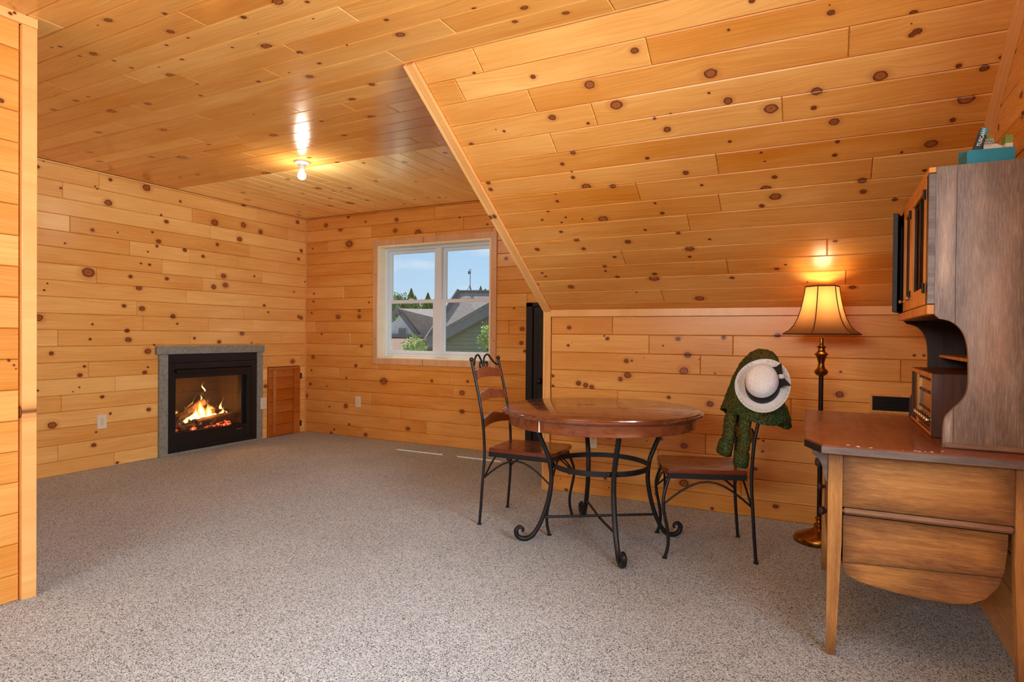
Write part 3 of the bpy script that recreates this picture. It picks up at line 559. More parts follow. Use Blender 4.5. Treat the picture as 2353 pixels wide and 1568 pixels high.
wf('window_frame', ux0+.028, ux1-.028, uz1-.026, uz1); wf('window_frame', ux0+.028, ux1-.028, uz0, uz0+.034); wf('mullion', *mul, uz0+.0342, uz1-.0262, Y0-.001, Y0+.074)
for (a, b) in ((ux0+.028, mul[0]), (mul[1], ux1-.028)):
    for z0, z1, yy, nm in ((1.487, uz1-.026, Y0+.034, 'upper_sash'), (uz0+.034, 1.520, Y0+.006, 'lower_sash')):
        s = .040; t = .036; bt = .036 if nm == 'upper_sash' else .034
        bm = bmesh.new()
        box(bm, a, a+s, yy, yy+.028, z0, z1, .003); box(bm, b-s+.01, b, yy, yy+.028, z0, z1, .003)
        box(bm, a+s, b-s+.01, yy, yy+.028, z1-t, z1, .003); box(bm, a+s, b-s+.01, yy, yy+.028, z0, z0+bt, .003)
        sh = finish(nm, bm, M['vinyl'], win)
        finish('pane', B(a+s-.004, b-s+.014, yy+.012, yy+.016, z0+bt-.004, z1-t+.004), M['glass'], sh)
    finish('sash_lock', B((a+b)/2-.03, (a+b)/2+.03, Y0+.004, Y0+.03, 1.520, 1.534, .004), M['vinyl'], win)
# ------------------------------------------------------------------ black knee door in the back wall
dr = struct(finish('door_1', B(-2.455, -1.86, YN-.004, YN+.03, .004, 1.42, .002), M['black_paint_shade']))
dr['label'] = 'low black painted door with a small round knob'
for a in ((-2.527, -2.458, YN-.018, YN+.01, 0, 1.459), (-2.527, -1.86, YN-.018, YN+.01, 1.423, 1.459)): finish('door_frame', B(*a, .002), M['black_paint_shade'], dr)
bm = bmesh.new(); box(bm, -2.405, -1.90, YN-.010, YN-.004, .10, 1.34, .004); finish('door_panel', bm, M['black_paint_shade'], dr)
bm = lathe(bmesh.new(), [(0, 0), (.026, 0), (.026, .006), (.010, .010), (.009, .03), (.024, .038), (.028, .05), (.022, .062), (0, .066)], 20)
bmesh.ops.rotate(bm, cent=(0, 0, 0), matrix=Matrix.Rotation(PI/2, 3, 'X'), verts=bm.verts)
kb = finish('door_knob', bm, M['bronze'], dr, smooth=True, loc=(-2.369, YN-.009, .72))
# ------------------------------------------------------------------ access door
ad = thing('access_door', 'small stained pine access door in the left wall beside the fireplace', 'access door', (XW, 0, 0))
k = 0; z = 0.0
for z1 in (.13, .262, .392, .523, .654, .774):
    ob = plank('left', rect(ACC[0]+.004, ACC[1]-.004, z+.004 if z == 0 else z, z1-(.004 if z1 > .77 else 0)), None, [(4.92, .72, .006), (4.9, .3, .005)], random.uniform(-.06, .06), M['pine_dark'], .001)
    ob.parent = ad; ob.matrix_parent_inverse = Matrix.Translation((-XW, 0, 0)); z = z1
for a in ((4.752, 4.790, .03, .738), (5.045, 5.135, .004, .738), (4.69, 5.135, .740, .770), (4.688, 4.70, .004, .738)):
    ob = trimbox('batten', XW+.002, XW+.016, a[0], a[1], a[2], a[3], mat=M['pine_dark'], parent=ad, tone=(.10 if a[0] == 4.752 else .02))
for z in (.657, .107):
    h = finish('hinge', B(.001, .012, 5.136, 5.166, z-.032, z+.032, .003), M['iron'], ad)
    tube_ = finish('hinge_pin', tube(bmesh.new(), [(.014, 5.142, z-.03), (.014, 5.142, z+.03)], .006, 8), M['iron'], h)
# ------------------------------------------------------------------ fireplace
fp = thing('fireplace', 'black gas fireplace insert with a grey stone surround and burning logs', 'fireplace', (XW, 0, 0))
def F(n, x0, x1, y0, y1, z0, z1, mat, bev=.002, parent=None): return finish(n, B(x0, x1, y0, y1, z0, z1, bev), mat, parent or fp)
F('mantel', -.02, .034, 3.425, 4.617, .944, 1.020, M['stone'], .003)
F('stone_jamb', -.02, .022, 3.455, 3.540, 0, .943, M['stone']); F('stone_jamb', -.02, .022, 4.531, 4.606, 0, .943, M['stone'])
F('hearth_strip', -.02, .022, 3.541, 4.530, 0, .020, M['stone'])
F('face_frame', -.02, .016, 3.542, 4.529, .862, .942, M['black'])
F('face_frame', -.02, .016, 3.542, 3.606, .022, .860, M['black']); F('face_frame', -.02, .016, 4.466, 4.529, .022, .860, M['black'])
F('face_frame', -.02, .016, 3.607, 4.465, .800, .860, M['black']); F('face_frame', -.02, .016, 3.607, 4.465, .022, .058, M['black'])
bm = prism(bmesh.new(), [(0, .80), (.028, .792), (.052, .768), (.050, .760), (.02, .768), (0, .77)], XZ, 3.612, 4.460); finish('hood', bm, M['black'], fp)
F('door_frame', -.03, .010, 3.607, 3.622, .060, .768, M['black']); F('door_frame', -.03, .010, 4.412, 4.464, .060, .768, M['black'])
F('door_frame', -.03, .010, 3.622, 4.412, .712, .768, M['black']); F('lower_louver', -.03, .012, 3.622, 4.412, .062, .196, M['black'], .004)
F('lower_louver', .0, .016, 3.622, 4.412, .186, .200, M['black'], .003)
F('badge', .012, .0135, 4.28, 4.345, .150, .157, M['chrome'], 0)
F('reveal', -.09, -.03, 4.374, 4.414, .198, .715, M['black'])
F('glass_pane', -.034, -.031, 3.622, 4.374, .198, .714, M['fire_glass'], 0)
m_, nt, b, out = newmat('firebox_brick')
tc = N(nt, 'ShaderNodeTexCoord'); br = N(nt, 'ShaderNodeTexBrick'); mp = N(nt, 'ShaderNodeMapping'); mp.inputs['Rotation'].default_value = (PI/2, 0, PI/2)
L(nt, tc.outputs['Object'], mp.inputs[0]); L(nt, mp.outputs[0], br.inputs['Vector']); br.inputs['Scale'].default_value = 6; br.inputs['Color1'].default_value = lin(70, 56, 48); br.inputs['Color2'].default_value = lin(58, 46, 40); br.inputs['Mortar'].default_value = lin(40, 33, 29)
br.inputs['Brick Width'].default_value = 1.6; br.inputs['Row Height'].default_value = .62; br.inputs['Mortar Size'].default_value = .03
L(nt, br.outputs[0], b.inputs['Base Color']); b.inputs['Roughness'].default_value = .9; M['firebrick'] = m_
bm = bmesh.new(); box(bm, -.46, -.44, 3.5, 4.5, .10, .8); box(bm, -.45, -.03, 3.52, 3.60, .10, .8); box(bm, -.45, -.09, 4.40, 4.46, .10, .8); box(bm, -.45, -.03, 3.5, 4.5, .76, .80); finish('firebox', bm, M['firebrick'], fp)
bm = bmesh.new(); box(bm, -.52, -.47, 3.40, 4.70, 0, 1.1); box(bm, -.47, -.02, 3.40, 3.45, 0, 1.1); box(bm, -.47, -.02, 4.62, 4.67, 0, 1.1); box(bm, -.47, -.02, 3.45, 4.62, 1.02, 1.08); finish('sun_leak_shell', bm, M['black'], fp)  # added unseen shell that keeps stray sun from leaking past the firebox
F('firebox_floor', -.45, -.03, 3.5, 4.5, .10, .198, M['black'])
def bark():
    m, nt, b, out = newmat('charred_bark'); tc = N(nt, 'ShaderNodeTexCoord')
    mp = N(nt, 'ShaderNodeMapping'); mp.inputs['Scale'].default_value = (22, 22, 22); L(nt, tc.outputs['Object'], mp.inputs[0])
    vo = N(nt, 'ShaderNodeTexVoronoi', feature='DISTANCE_TO_EDGE'); vo.inputs['Scale'].default_value = 1.6; L(nt, mp.outputs[0], vo.inputs['Vector'])
    n = NOISE(nt, mp.outputs[0], 1.4, 5, .7)
    L(nt, RAMP(nt, n, [(.3, lin(34, 24, 20)), (.55, lin(92, 70, 58)), (.75, lin(150, 128, 112))]), b.inputs['Base Color']); b.inputs['Roughness'].default_value = .9
    ef = RAMP(nt, vo.outputs[0], [(0.0, (1, 1, 1, 1)), (.05, (0, 0, 0, 1))]); n2 = NOISE(nt, tc.outputs['Object'], 16, 3)
    L(nt, MATH(nt, 'MULTIPLY', MATH(nt, 'MULTIPLY', ef, RAMP(nt, n2, [(.54, (0, 0, 0, 1)), (.68, (1, 1, 1, 1))])), 2.2), b.inputs['Emission Strength']); b.inputs['Emission Color'].default_value = (1, .18, .03, 1)
    BUMP(nt, b, n, .9, .01); return m
M['bark'] = bark()
def log(p, q, r0, r1, seed):
    rr = random.Random(seed); p = Vector(p); q = Vector(q); pts = [p+(q-p)*i/9 + Vector((rr.uniform(-1, 1), 0, rr.uniform(-1, 1)))*.004 for i in range(10)]
    bm = tube(bmesh.new(), pts, [(r0+(r1-r0)*i/9)*rr.uniform(.93, 1.07) for i in range(10)], 12)
    return finish('log', bm, M['bark'], fp, autosmooth=50)
log((-.16, 3.64, .250), (-.26, 4.10, .44), .052, .040, 1); log((-.12, 3.90, .245), (-.14, 4.36, .285), .048, .040, 2)
log((-.30, 3.70, .26), (-.30, 4.34, .27), .055, .05, 3); log((-.09, 3.72, .222), (-.11, 4.12, .232), .028, .024, 4); log((-.26, 4.36, .30), (-.15, 4.12, .34), .036, .03, 5)
def embers():
    m, nt, b, out = newmat('glowing_embers'); tc = N(nt, 'ShaderNodeTexCoord'); n = NOISE(nt, tc.outputs['Object'], 26, 4, .7)
    L(nt, RAMP(nt, n, [(.35, lin(30, 22, 20)), (.7, lin(120, 96, 84))]), b.inputs['Base Color'])
    L(nt, RAMP(nt, n, [(.45, (0, 0, 0, 1)), (.55, (1, .08, .02, 1)), (.66, (1, .45, .2, 1))]), b.inputs['Emission Color']); b.inputs['Emission Strength'].default_value = 2.4
    BUMP(nt, b, n, 1, .01); return m
M['embers'] = embers()
bm = bmesh.new(); rr = random.Random(3)
for i in range(90):
    y = rr.uniform(3.64, 4.36); x = -rr.uniform(.05, .34); s = rr.uniform(.010, .024)
    r = bmesh.ops.create_icosphere(bm, subdivisions=1, radius=s); bmesh.ops.scale(bm, vec=(1, rr.uniform(.8, 1.6), .7), verts=r['verts']); bmesh.ops.translate(bm, vec=(x, y, .200+s*.4), verts=r['verts'])
eb = finish('ember_bed', bm, M['embers'], fp); eb['kind'] = 'stuff'
def flame_mat():
    m = bpy.data.materials.new('flame'); m.use_nodes = True; nt = m.node_tree; nt.nodes.clear(); out = N(nt, 'ShaderNodeOutputMaterial')
    tc = N(nt, 'ShaderNodeTexCoord'); sp = N(nt, 'ShaderNodeSeparateXYZ'); L(nt, tc.outputs['Generated'], sp.inputs[0])
    n = NOISE(nt, tc.outputs['Object'], 22, 3, .6)
    h = MATH(nt, 'ADD', sp.outputs[2], MATH(nt, 'MULTIPLY', MATH(nt, 'SUBTRACT', n, .5), .5))
    lw = N(nt, 'ShaderNodeLayerWeight'); lw.inputs[0].default_value = .5
    core = MATH(nt, 'SUBTRACT', 1.0, lw.outputs['Facing'])
    t = MATH(nt, 'ADD', MATH(nt, 'MULTIPLY', core, .75), MATH(nt, 'MULTIPLY', MATH(nt, 'SUBTRACT', 1.0, h), .35))
    e = N(nt, 'ShaderNodeEmission'); L(nt, RAMP(nt, t, [(.15, (.9, .10, .01, 1)), (.5, (1, .28, .03, 1)), (.8, (1, .62, .16, 1)), (1, (1, .9, .6, 1))]), e.inputs[0])
    L(nt, MATH(nt, 'ADD', .8, MATH(nt, 'MULTIPLY', t, 3.2)), e.inputs[1])
    tr = N(nt, 'ShaderNodeBsdfTransparent'); mxs = N(nt, 'ShaderNodeMixShader')
    a = MATH(nt, 'MULTIPLY', MATH(nt, 'POWER', core, 1.2), MATH(nt, 'SUBTRACT', 1.15, h), clamp=True)
    L(nt, a, mxs.inputs[0]); L(nt, tr.outputs[0], mxs.inputs[1]); L(nt, e.outputs[0], mxs.inputs[2]); L(nt, mxs.outputs[0], out.inputs[0]); return m
M['flame'] = flame_mat()
def flame(x, y, z, w_, h_, lean, seed):
    rr = random.Random(seed); ph = rr.uniform(0, 6); k = 16; pts = []; rd = []
    for i in range(k):
        t = i/(k-1); pts.append((x+.012*math.sin(t*5+ph), y+lean*t+.018*math.sin(t*7+ph)*t, z+h_*t)); rd.append(max(w_*(math.sin(PI*min(t*1.25+.12, 1))**.8)*(1-t)**.45*(1+.18*math.sin(t*14+ph)), .0008))
    return finish('flame', tube(bmesh.new(), pts, rd, 12), M['flame'], fp, smooth=True)
for a in [(-.17, 4.02, .24, .050, .30, -.01, 1), (-.17, 4.08, .23, .056, .24, .02, 2), (-.16, 3.96, .25, .044, .20, .0, 3), (-.15, 4.14, .24, .040, .17, .02, 4), (-.20, 3.88, .25, .040, .17, -.02, 5), (-.30, 4.0, .25, .10, .26, .03, 21), (-.33, 3.82, .25, .09, .18, -.02, 22), (-.33, 4.2, .25, .09, .20, .02, 23),
          (-.15, 4.22, .27, .030, .13, .02, 6), (-.20, 3.78, .25, .034, .15, -.02, 7), (-.25, 3.69, .25, .022, .10, -.01, 8), (-.25, 4.31, .26, .026, .13, .01, 9), (-.15, 4.05, .22, .020, .11, .0, 10),
          (-.10, 3.98, .215, .011, .04, .0, 11), (-.10, 4.12, .215, .010, .035, 0, 12), (-.21, 4.075, .55, .010, .10, -.02, 13), (-.21, 4.03, .47, .006, .06, .03, 14), (-.14, 4.27, .30, .012, .05, 0, 15), (-.30, 4.34, .28, .020, .19, .01, 16), (-.30, 3.66, .28, .020, .15, .01, 17)]: flame(*a)
light('fire_glow', 'POINT', (XW-.14, 4.03, .42), 14, (1, .36, .08), radius=.06)
# ------------------------------------------------------------------ outlets
def outlet(loc, rz, label, W=.078, Hh=.122):
    t = thing('wall_outlet', label, 'outlet', loc, rz)
    finish('cover_plate', B(-W/2, W/2, -.007, 0, -Hh/2, Hh/2, .003), M['plastic'], t)
    for s in (1, -1):
        rc = finish('receptacle', prism(bmesh.new(), [(.016*math.cos(a)*1.05, max(min(.019*math.sin(a), .0145), -.0145)+s*.0195) for a in [2*PI*i/20 for i in range(20)]], XZ, -.0095, -.006), M['plastic'], t)
        bm = bmesh.new()
        for dx in (-.0065, .0065): box(bm, dx-.001, dx+.001, -.0102, -.0094, s*.0195-.001, s*.0195+.008)
        box(bm, -.002, .002, -.0102, -.0094, s*.0195-.010, s*.0195-.006); finish('slots', bm, M['plastic_slot'], rc)
    finish('screw', prism(bmesh.new(), [(.003*math.cos(2*PI*i/10), .003*math.sin(2*PI*i/10)) for i in range(10)], XZ, -.0085, -.0065), M['chrome'], t)
    return t
outlet((XW, 2.972, .391), PI/2, 'ivory wall outlet low on the left wall, left of the fireplace')
outlet((XW+.0225, 4.610, .389), PI/2, 'ivory wall outlet between the fireplace stone and the access door')
outlet((-4.60, YN, .394), 0, 'ivory wall outlet low under the window, in the far wall')
outlet((-1.477, YK, .402), 0, 'ivory wall outlet on the low wall, seen between the table legs')
# ------------------------------------------------------------------ vent
vt = thing('wall_vent', 'black louvred vent low on the wall behind the desk', 'vent', (0, YK, 0))
finish('backing', B(.258, .50, -.006, 0, .728, .812), M['black'], vt)
for a in ((.244, .514, .812, .826), (.244, .514, .716, .728)): trimbox('frame', a[0], a[1], YK-.012, YK, a[2], a[3], parent=vt, tone=-.1)
for a in ((.244, .258), (.50, .514)): trimbox('frame', a[0], a[1], YK-.012, YK, .728, .812, parent=vt, tone=-.1)
for i in range(7):
    z = .736+i*.0115; finish('louver', prism(bmesh.new(), [(-.012, z-.004), (-.010, z-.005), (-.003, z+.003), (-.005, z+.004)], YZ, .260, .498), M['black'], vt)
# ------------------------------------------------------------------ bare ceiling bulb
cb = thing('ceiling_light', 'lit bare bulb in a white porcelain ceiling holder', 'ceiling light', (-3.639, 3.473, ZC))
finish('lamp_holder', lathe(bmesh.new(), [(0, -.001), (.056, -.001), (.057, -.008), (.050, -.018), (.034, -.022), (.026, -.030), (.024, -.060), (.021, -.066), (0, -.066)], 36), M['porcelain'], cb, smooth=True)
finish('bulb', lathe(bmesh.new(), [(.013, -.064), (.014, -.072), (.023, -.083), (.030, -.096), (.032, -.108), (.030, -.121), (.022, -.133), (.010, -.139), (0, -.140)], 24), M['bulb'], cb, smooth=True)
light('bulb_glow', 'POINT', (-3.639, 3.473, ZC-.205), 8.5, (1, .88, .70), radius=.035)
# ------------------------------------------------------------------ outside: eave, neighbouring houses, trees
ev = struct(finish('eave', B(XW-1, XK+1.5, YN+.20, YN+.448, 2.315, 2.43), simple('painted_soffit', lin(200, 200, 200), .6))); ev.name = 'trim_90'
def shingles(name, c0, c1, sc):
    m, nt, b, out = newmat(name); tc = N(nt, 'ShaderNodeTexCoord'); mp = N(nt, 'ShaderNodeMapping'); L(nt, tc.outputs['Generated'], mp.inputs[0]); mp.inputs['Scale'].default_value = sc
    br = N(nt, 'ShaderNodeTexBrick'); L(nt, mp.outputs[0], br.inputs['Vector']); br.inputs['Scale'].default_value = 1; br.inputs['Color1'].default_value = lin(*c0); br.inputs['Color2'].default_value = lin(*c1)
    br.inputs['Mortar'].default_value = lin(*[int(v*.6) for v in c1]); br.inputs['Mortar Size'].default_value = .04; br.inputs['Brick Width'].default_value = 1.0; br.inputs['Row Height'].default_value = .5
    L(nt, MIX(nt, .5, br.outputs[0], RAMP(nt, NOISE(nt, tc.outputs['Object'], 9, 5, .7), [(.3, lin(*c1)), (.7, lin(*c0))])), b.inputs['Base Color']); b.inputs['Roughness'].default_value = .9; return m
M['shingle'] = shingles('grey_shingles', (158, 150, 142), (122, 116, 110), (60, 60, 60)); M['shingle_brown'] = shingles('brown_shingles', (138, 108, 90), (108, 84, 72), (40, 40, 24))
M['stucco'] = simple('pale_stucco', lin(206, 206, 208), .8, 0, .2, (3, .06, 4)); M['fascia'] = simple('dark_fascia', lin(104, 108, 108), .7); M['siding'] = simple('grey_green_siding', lin(124, 128, 110), .7, 0, .2, (6, .08, 3))
M['leafm'] = simple('foliage', lin(150, 172, 96), .7, 0, .2, (5, .5, 3)); M['leafd'] = simple('dark_foliage', lin(100, 124, 70), .7, 0, .2, (4, .5, 3)); M['barkt'] = simple('tree_bark', lin(80, 66, 54), .9)
hA = thing('house', 'pale gabled house with a grey shingle roof seen through the left sash', 'house', (-22.9, 30, -3))
def H(n, bm, mat, parent): return finish(n, bm, mat, parent)
# gable front faces the room; ridge runs off to the right and slightly back
H('wall', prism(bmesh.new(), [(-2.6, 0), (1.75, 0), (1.75, 3.75), (0, 5.62), (-2.6, 2.95)], XZ, 0, .3), M['stucco'], hA)
bm = bmesh.new(); f = [bm.verts.new(v) for v in ((0, -.5, 5.70), (9, -.1, 5.50), (10.2, -2.2, 3.7), (2.2, -.55, 3.72))]; bm.faces.new(f); r = bmesh.ops.extrude_face_region(bm, geom=bm.faces[:]); bmesh.ops.translate(bm, vec=(0, .12, -.14), verts=[v for v in r['geom'] if isinstance(v, bmesh.types.BMVert)]); H('roof', bm, M['shingle'], hA)
for q in (((0, 5.68), (1.55, 4.05)), ((0, 5.68), (-2.9, 2.85))): H('rake_board', sweep_rect(bmesh.new(), [(q[0][0], -.55, q[0][1]), (q[1][0], -.55, q[1][1])], .12, .26), M['fascia'], hA)
H('window', B(-.32, .32, -.06, .05, 3.95, 4.55), M['stucco'], hA); H('peak_board', prism(bmesh.new(), [(-.30, 5.36), (.30, 5.36), (.05, 5.80), (-.05, 5.80)], XZ, -.70, -.48), M['fascia'], hA); wd = H('window', B(-.27, .27, -.09, -.05, 3.98, 4.52), M['glass'], hA)
H('pane', B(-.26, .26, -.08, -.06, 4.0, 4.5), simple('dark_pane', lin(120, 140, 140), .2), wd)
for x in (-.62, .62): H('planter', B(x-.28, x+.28, -.12, 0, 3.95, 4.15), M['fascia'], hA)  # planter boxes either side of the window
H('fascia', B(-2.6, 4.0, -1.5, -1.2, 3.95, 4.08), M['fascia'], hA)
bm = bmesh.new(); f = [bm.verts.new(v) for v in ((-2.6, -1.3, 3.98), (4.4, -1.3, 3.98), (4.4, -5.5, 2.6), (-2.6, -5.5, 2.6))]; bm.faces.new(f); r = bmesh.ops.extrude_face_region(bm, geom=bm.faces[:]); bmesh.ops.translate(bm, vec=(0, 0, -.15), verts=[v for v in r['geom'] if isinstance(v, bmesh.types.BMVert)]); H('lower_roof', bm, M['shingle_brown'], hA)
H('lower_wall', B(-2.6, 4.4, -4.9, 0, 0, 2.7), M['stucco'], hA)
hC = thing('house', 'taller house with a steep dark shingle roof seen through the right sash', 'house', (-13.3, 22, -3))
bm = bmesh.new(); V = [bm.verts.new(v) for v in ((-.12, -.6, 5.95), (3.2, -.6, 5.85), (3.4, -2.6, 3.4), (-1.1, -2.2, 3.3), (3.4, 2.0, 3.4), (-1.1, 1.4, 3.3))]
bm.faces.new((V[0], V[1], V[2], V[3])); bm.faces.new((V[1], V[0], V[5], V[4])); bm.faces.new((V[0], V[3], V[5])); bm.faces.new((V[1], V[4], V[2])); bm.faces.new((V[3], V[2], V[4], V[5])); H('roof', bm, M['shingle'], hC)
H('rake_board', sweep_rect(bmesh.new(), [(-.14, -.65, 5.98), (-1.12, -2.25, 3.3)], .12, .2), M['fascia'], hC); H('ridge_cap', sweep_rect(bmesh.new(), [(-.14, -.6, 5.96), (3.2, -.6, 5.88)], .16, .06), M['fascia'], hC)
H('wall', B(-1.0, 3.3, -2.0, 1.3, 0, 3.35), M['stucco'], hC)
an = thing('antenna', 'thin antenna mast on a tripod above the steep dark roof', 'antenna', (-13.06, 21.6, 2.95))
H('mast', tube(bmesh.new(), [(0, 0, -.1), (0, 0, .92)], .014, 6), M['iron'], an)
for dx, dy in ((-.14, -.1), (.12, -.1), (0, .14)): H('leg', tube(bmesh.new(), [(dx, dy, -.06), (0, 0, .26)], .012, 5), M['iron'], an)
for z, w_ in ((.90, .06), (.80, .10), (.74, .05)): H('arm', tube(bmesh.new(), [(-w_, 0, z), (w_*.6, 0, z)], .014, 5), M['iron'], an)
H('sensor', lathe(bmesh.new(), [(0, 0), (.03, 0), (.03, .12), (0, .12)], 8, -.07, 0, .72), M['iron'], an)
hB = thing('house', 'nearest house gable with grey green clapboards and a dark rake', 'house', (-9.0, 14, -3))
sl = (1.836-.796)/(10.017-7.852)
bm = bmesh.new(); zf = lambda x: 4.24+sl*(x+.05)
H('wall', prism(bmesh.new(), [(-1.6, 0), (2.6, 0), (2.6, zf(2.6)-.1), (-1.6, zf(-1.6)-.1)], XZ, .02, .3), M['siding'], hB)
for i in range(40):
    z = .8+i*.11; x0 = max(-1.6, (z+.11-4.14)/sl-.05)
    if x0 > 2.5: break
    H('clapboard', prism(bmesh.new(), [(-.03, z), (.01, z), (.02, z+.115), (0, z+.115)], YZ, x0, 2.6), M['siding'], hB)
H('rake_board', sweep_rect(bmesh.new(), [(-1.75, -.10, zf(-1.75)-.02), (2.7, -.10, zf(2.7)-.02)], .18, .30), M['fascia'], hB)
bm = bmesh.new(); f = [bm.verts.new(v) for v in ((-1.8, -.2, zf(-1.8)+.14), (2.7, -.2, zf(2.7)+.14), (2.7, 5, zf(2.7)+.14), (-1.8, 5, zf(-1.8)+.14))]; bm.faces.new(f); r = bmesh.ops.extrude_face_region(bm, geom=bm.faces[:]); bmesh.ops.translate(bm, vec=(0, 0, -.1), verts=[v for v in r['geom'] if isinstance(v, bmesh.types.BMVert)]); H('roof', bm, M['shingle'], hB)
gr = finish('ground', B(-70, 30, 6.2, 90, -3.4, -3.0), simple('lawn', lin(170, 176, 150), .9, 0, .2, (.5, .2, 3))); struct(gr)
def crown(name, loc, rx, rz, n, mat, parent, seed, leaf=.16, cone=False):
    rr = random.Random(seed); vs_, fs = [], []
    for i in range(n):
        if cone:
            t = rr.random()**.7; a = rr.uniform(0, 2*PI); r = rx*t*rr.uniform(.5, 1.0); p = Vector((r*math.cos(a), r*math.sin(a), rz*(1-t)))
        else:
            v = Vector((rr.gauss(0, 1), rr.gauss(0, 1), rr.gauss(0, 1))).normalized()*rr.uniform(.55, 1.0); k = 1+.3*math.sin(v.x*5+seed)*math.cos(v.z*4+v.y*3); p = Vector((v.x*rx*k, v.y*rx*k, v.z*rz*k+rz))
        a = Vector((rr.gauss(0, 1), rr.gauss(0, 1), rr.gauss(0, 1))).normalized()*leaf; b = a.orthogonal().normalized()*leaf*.6
        k = len(vs_); vs_ += [p-a, p+b, p+a, p-b]; fs.append((k, k+1, k+2, k+3))
    me = bpy.data.meshes.new(name); me.from_pydata([tuple(v) for v in vs_], [], fs); me.materials.append(mat); o = bpy.data.objects.new(name, me); C.objects.link(o); o.parent = parent; o.location = loc; o['kind'] = 'stuff'; return o
def tree(x, y, h, rx, rz, label, seed, mat='leafd', cone=True, n=1500, leaf=.2, nm='tree', cat='tree', grp=None):
    t = thing(nm, label, cat, (x, y, -3), 0, grp)
    finish('trunk', tube(bmesh.new(), [(0, 0, 0), (.05, 0, h*.5), (0, 0, h*.9)], [.16*rx/1.5, .10*rx/1.5, .02], 7), M['barkt'], t)
    crown('foliage', (0, 0, h-(rz if cone else 2*rz)), rx, rz, n, M[mat], t, seed, leaf, cone)
trs = [(-30.9, 40, 4.57, 1.0, 1.5, 'rounded dark tree at the left edge of the left sash treeline', False), (-32.7, 44, 5.2, 1.1, 2.6, 'tallest pointed spruce behind the pale house roof', True), (-37.4, 51, 5.1, 1.2, 2.4, 'spruce just right of the tallest one behind the pale house', True),
       (-27.95, 39.8, 4.43, .8, 1.9, 'spruce nearest the mullion behind the pale house', True), (-33.2, 47.5, 4.35, 1.7, 1.5, 'broad bushy tree low behind the pale house ridge', False), (-40.3, 57, 4.5, 1.7, 1.5, 'wide low tree filling the treeline behind the pale house', False), (-27.5, 43.8, 3.62, .8, 1.1, 'small round tree seen between the two neighbour roofs', False), (-18.6, 32, 4.1, .35, 1.0, 'thin dark tree top beside the antenna', True), (-19.7, 34.5, 4.15, .5, .9, 'feathery tree top right of the antenna', True)]
for i, (x, y, h, rx, rz, lab, cn) in enumerate(trs): tree(x, y, h+3, rx, rz, lab, i+1, 'leafd', cn, 2600 if rx > .6 else 700, .085 if rx > .6 else .06)
tree(-7.32, 10.0, 4.14, .26, .24, 'young green sapling low in the left sash', 31, 'leafm', False, 700, .022, 'sapling', 'sapling')
tree(-5.08, 9.0, 4.36, .17, .26, 'young green sapling low in the right sash', 33, 'leafm', False, 600, .02, 'sapling', 'sapling')

# ------------------------------------------------------------------ dining table
tb = thing('dining_table', 'round cherry wood dining table on scrolled black iron legs', 'table', (-1.12, 3.29, 0), R_(33.5))
TZ = .748; TR = .560
finish('tabletop', lathe(bmesh.new(), [(0, TZ-.030), (TR-.03, TZ-.030), (TR-.006, TZ-.026), (TR, TZ-.018), (TR-.004, TZ-.011), (TR-.014, TZ-.009), (TR-.016, TZ-.003), (TR-.024, TZ), (0, TZ)], 96), M['cherry_top'], tb, autosmooth=35)
finish('apron', lathe(bmesh.new(), [(TR-.062, TZ-.030), (TR-.040, TZ-.030), (TR-.040, TZ-.086), (TR-.043, TZ-.090), (TR-.062, TZ-.090)], 96), M['cherry_apron'], tb, autosmooth=35)
am = R_(252.6-33.5)
se = finish('apron_joint', B(TR-.043, TR-.037, -.0035, .0035, TZ-.088, TZ-.031, .001), M['pine_raw'], tb); se.rotation_euler = (0, 0, am); se['label'] = 'pale joint strip in the apron'
prof = [(.375, .672), (.352, .60), (.318, .52), (.288, .44), (.279, .36), (.283, .30), (.302, .205), (.335, .11), (.378, .036), (.425, .0115), (.466, .026), (.476, .060), (.458, .079), (.437, .067), (.440, .050)]
for i in range(4):
    pts = spline([(r, 0, z) for r, z in prof], 5); n = len(pts)
    rad = [.0125 if j < n*.55 else .0125+.0015*math.sin(j/n*PI) if j < n*.8 else .0115*(1-(j/n-.8)*2.6) for j in range(n)]
    l = finish('leg', tube(bmesh.new(), pts, rad, 12, flat=1.15), M['iron'], tb, autosmooth=50); l.rotation_euler = (0, 0, i*PI/2)
    bt = [finish('bolt', lathe(bmesh.new(), [(0, 0), (.008, 0), (.008, .003), (.004, .005), (0, .005)], 10), M['bronze'], l) for s in (-1, 1)]
    for s, q in zip((-1, 1), bt):
        q.matrix_local = Matrix.Translation((.276, s*.026, .425)) @ Matrix.Rotation(PI/2, 4, 'Y')
finish('ring_stretcher', lathe(bmesh.new(), [(.266, .411), (.272, .411), (.272, .439), (.266, .439), (.266, .411)], 72), M['iron'], tb, autosmooth=35)
finish('cross_bar', tube(bmesh.new(), [(-.325, 0, .131), (.325, 0, .131)], .0075, 10), M['iron'], tb, autosmooth=50)
finish('cross_bar', tube(bmesh.new(), [(0, -.325, .131), (0, 0, .118), (0, .325, .131)], .0075, 10), M['iron'], tb, autosmooth=50)
